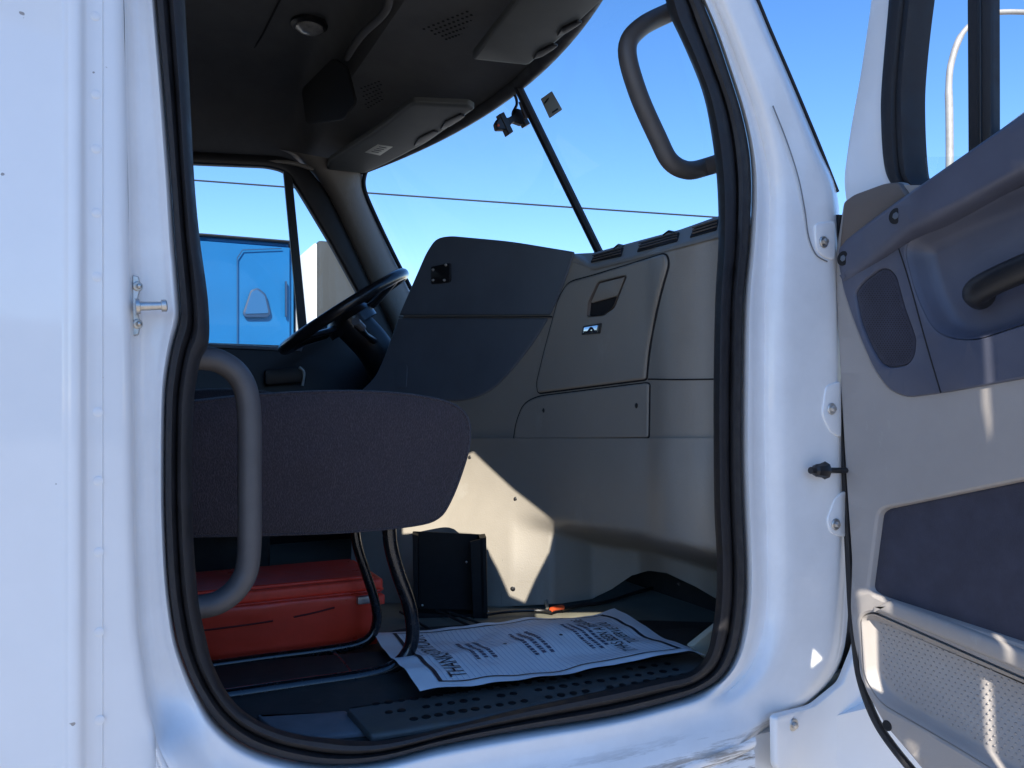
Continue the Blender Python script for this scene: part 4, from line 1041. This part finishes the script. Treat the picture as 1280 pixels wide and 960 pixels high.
# street lamp
def at_depth(px, py, d):
    v = ray(px, py)*d; return Vector((v.x, v.y, v.z + Z0))
D_ = 18.4
p0 = at_depth(1187, 190, D_)
sl = thing('street_lamp', (p0.x, p0.y, 0), 'tall pale curved street lamp pole seen through the open door window', 'street lamp')
pts = [Vector((p0.x, p0.y, 0.0)), at_depth(1187, 190, D_), at_depth(1186, 110, D_), at_depth(1190, 75, D_), at_depth(1203, 42, D_), at_depth(1226, 22, D_), at_depth(1255, 15, D_), at_depth(1320, 17, D_)]
tube('pole', pts, [0.095]*6 + [0.085]*6 + [0.075]*12 + [0.06]*19, M['lamp_pole'], sl, seg=14)
q = at_depth(1320, 17, D_); dr = (at_depth(1320, 17, D_) - at_depth(1255, 15, D_)).normalized()
bm = bmesh.new(); tube_bm(bm, [q, q+dr*0.15, q+dr*0.5, q+dr*0.85, q+dr*0.95], [.05, .12, .17, .15, .05], 14, flat=0.5); from_bm('lamp_head', bm, M['lamp_pole'], sl)
bm = bmesh.new(); tube_bm(bm, [Vector((p0.x, p0.y, 0)), Vector((p0.x, p0.y, 0.35))], 0.22, 16); from_bm('pole_base', bm, M['lamp_pole'], sl)

# overhead power line on two far poles
A_ = at_depth(243, 226, 24); B_ = at_depth(895, 272, 24)
dv = (B_ - A_); a0 = A_ - dv*1.6; b0 = B_ + dv*1.7
pl = thing('power_line', (a0.x, a0.y, 0), 'single dark overhead cable crossing the sky behind the windshield', 'power line')
pts = []
for i in range(49):
    t = i/48; p = a0.lerp(b0, t); p.z -= 0.25*(1-(2*t-1)**2) - 0.25*(1-(2*((1.6+0.5)/4.3)-1)**2); pts.append(p)
tube('cable', pts, 0.026, M['wire'], pl, seg=8, k=0)
for e in (pts[0], pts[-1]):
    tube('utility_pole', [Vector((e.x, e.y, 0)), Vector((e.x, e.y, e.z+1.0))], 0.15, M['wood'], pl, seg=12, k=0)

# added unseen board right of the truck; blocks the sun, openings shape its patches
YS = -2.6
def to_board(p):
    t = (p.y - YS)/(-sun_dir.y); q = p + sun_dir*t; return (q.x, q.z)
def SB(x, z, off=0.0): return Vector((x, YS + off, z))
sb = thing('sun_mask_board', (-1.2, YS, 0), 'large grey board on two steel posts, added out of view to mask the sun', 'sun blocker')
holes = []
A = [SL(*q) for q in ((500, 600), (560, 574), (588, 563), (640, 612), (692, 658), (686, 690), (668, 725), (656, 753), (634, 744), (618, 708), (604, 682), (590, 668), (550, 664), (500, 668))]
holes.append([to_board(p) for p in A])
holes.append([to_board(FZ(x, y)) for x, y in ((665, 764), (772, 763), (772, 770), (665, 775))])
holes.append([to_board(planeY(1.12)(x, y)) for x, y in ((873, 809), (896, 788), (896, 816), (885, 819))])
holes.append([to_board(D32(x, y, .03)) for x, y in ((1058, 736), (1104, 740), (1106, 862), (1070, 856))])
holes.append([to_board(D38(x, y, .038)) for x, y in ((1214, 415), (1234, 415), (1242, 520), (1242, 562), (1230, 562), (1218, 500))])
holes.append([to_board(D32(x, y, .03)) for x, y in ((1226, 785), (1250, 792), (1264, 1000), (1238, 1000))])
holes.append([to_board(D32(x, y, .032)) for x, y in ((1119, 914), (1145, 932), (1146, 956), (1124, 946))])
holes.append([to_board(planeY(1.01)(x, y)) for x, y in ((1013, 798), (1032, 818), (1008, 838))])
bd_ = plate('board', [(-3.1, 3.75), (-0.35, 3.75), (-0.35, 6.1), (-3.1, 6.1)], SB, M['galv'], sb, h=0.02, b=0.002, holes=holes, base=-0.02)
for xx in (-2.8, -0.6):
    bm = bmesh.new(); tube_bm(bm, [Vector((xx, YS-0.12, 0)), Vector((xx, YS-0.12, 6.2))], 0.08, 14); from_bm('post', bm, M['galv'], sb)

# low warehouse behind the viewer, unseen; added to give the paint something to reflect
wh = thing('warehouse', (0, -48, 0), 'long low tan warehouse with roller doors, added unseen for paint reflections', 'warehouse')
bm = bmesh.new(); box_bm(bm, (-45, -60, 0), (40, -48, 6.5), 0.05, rel=False); from_bm('wall', bm, M['tan_lit'], wh)
bm = bmesh.new(); box_bm(bm, (-45.3, -60.3, 6.5), (40.3, -47.7, 7.0), 0.05, rel=False); from_bm('roof', bm, M['galv'], wh)
for k in range(7):
    bm = bmesh.new(); box_bm(bm, (-40+k*11, -48.0, 0.1), (-35.5+k*11, -47.93, 4.6), 0.02, rel=False); from_bm('roller_door', bm, M['grey2'], wh)
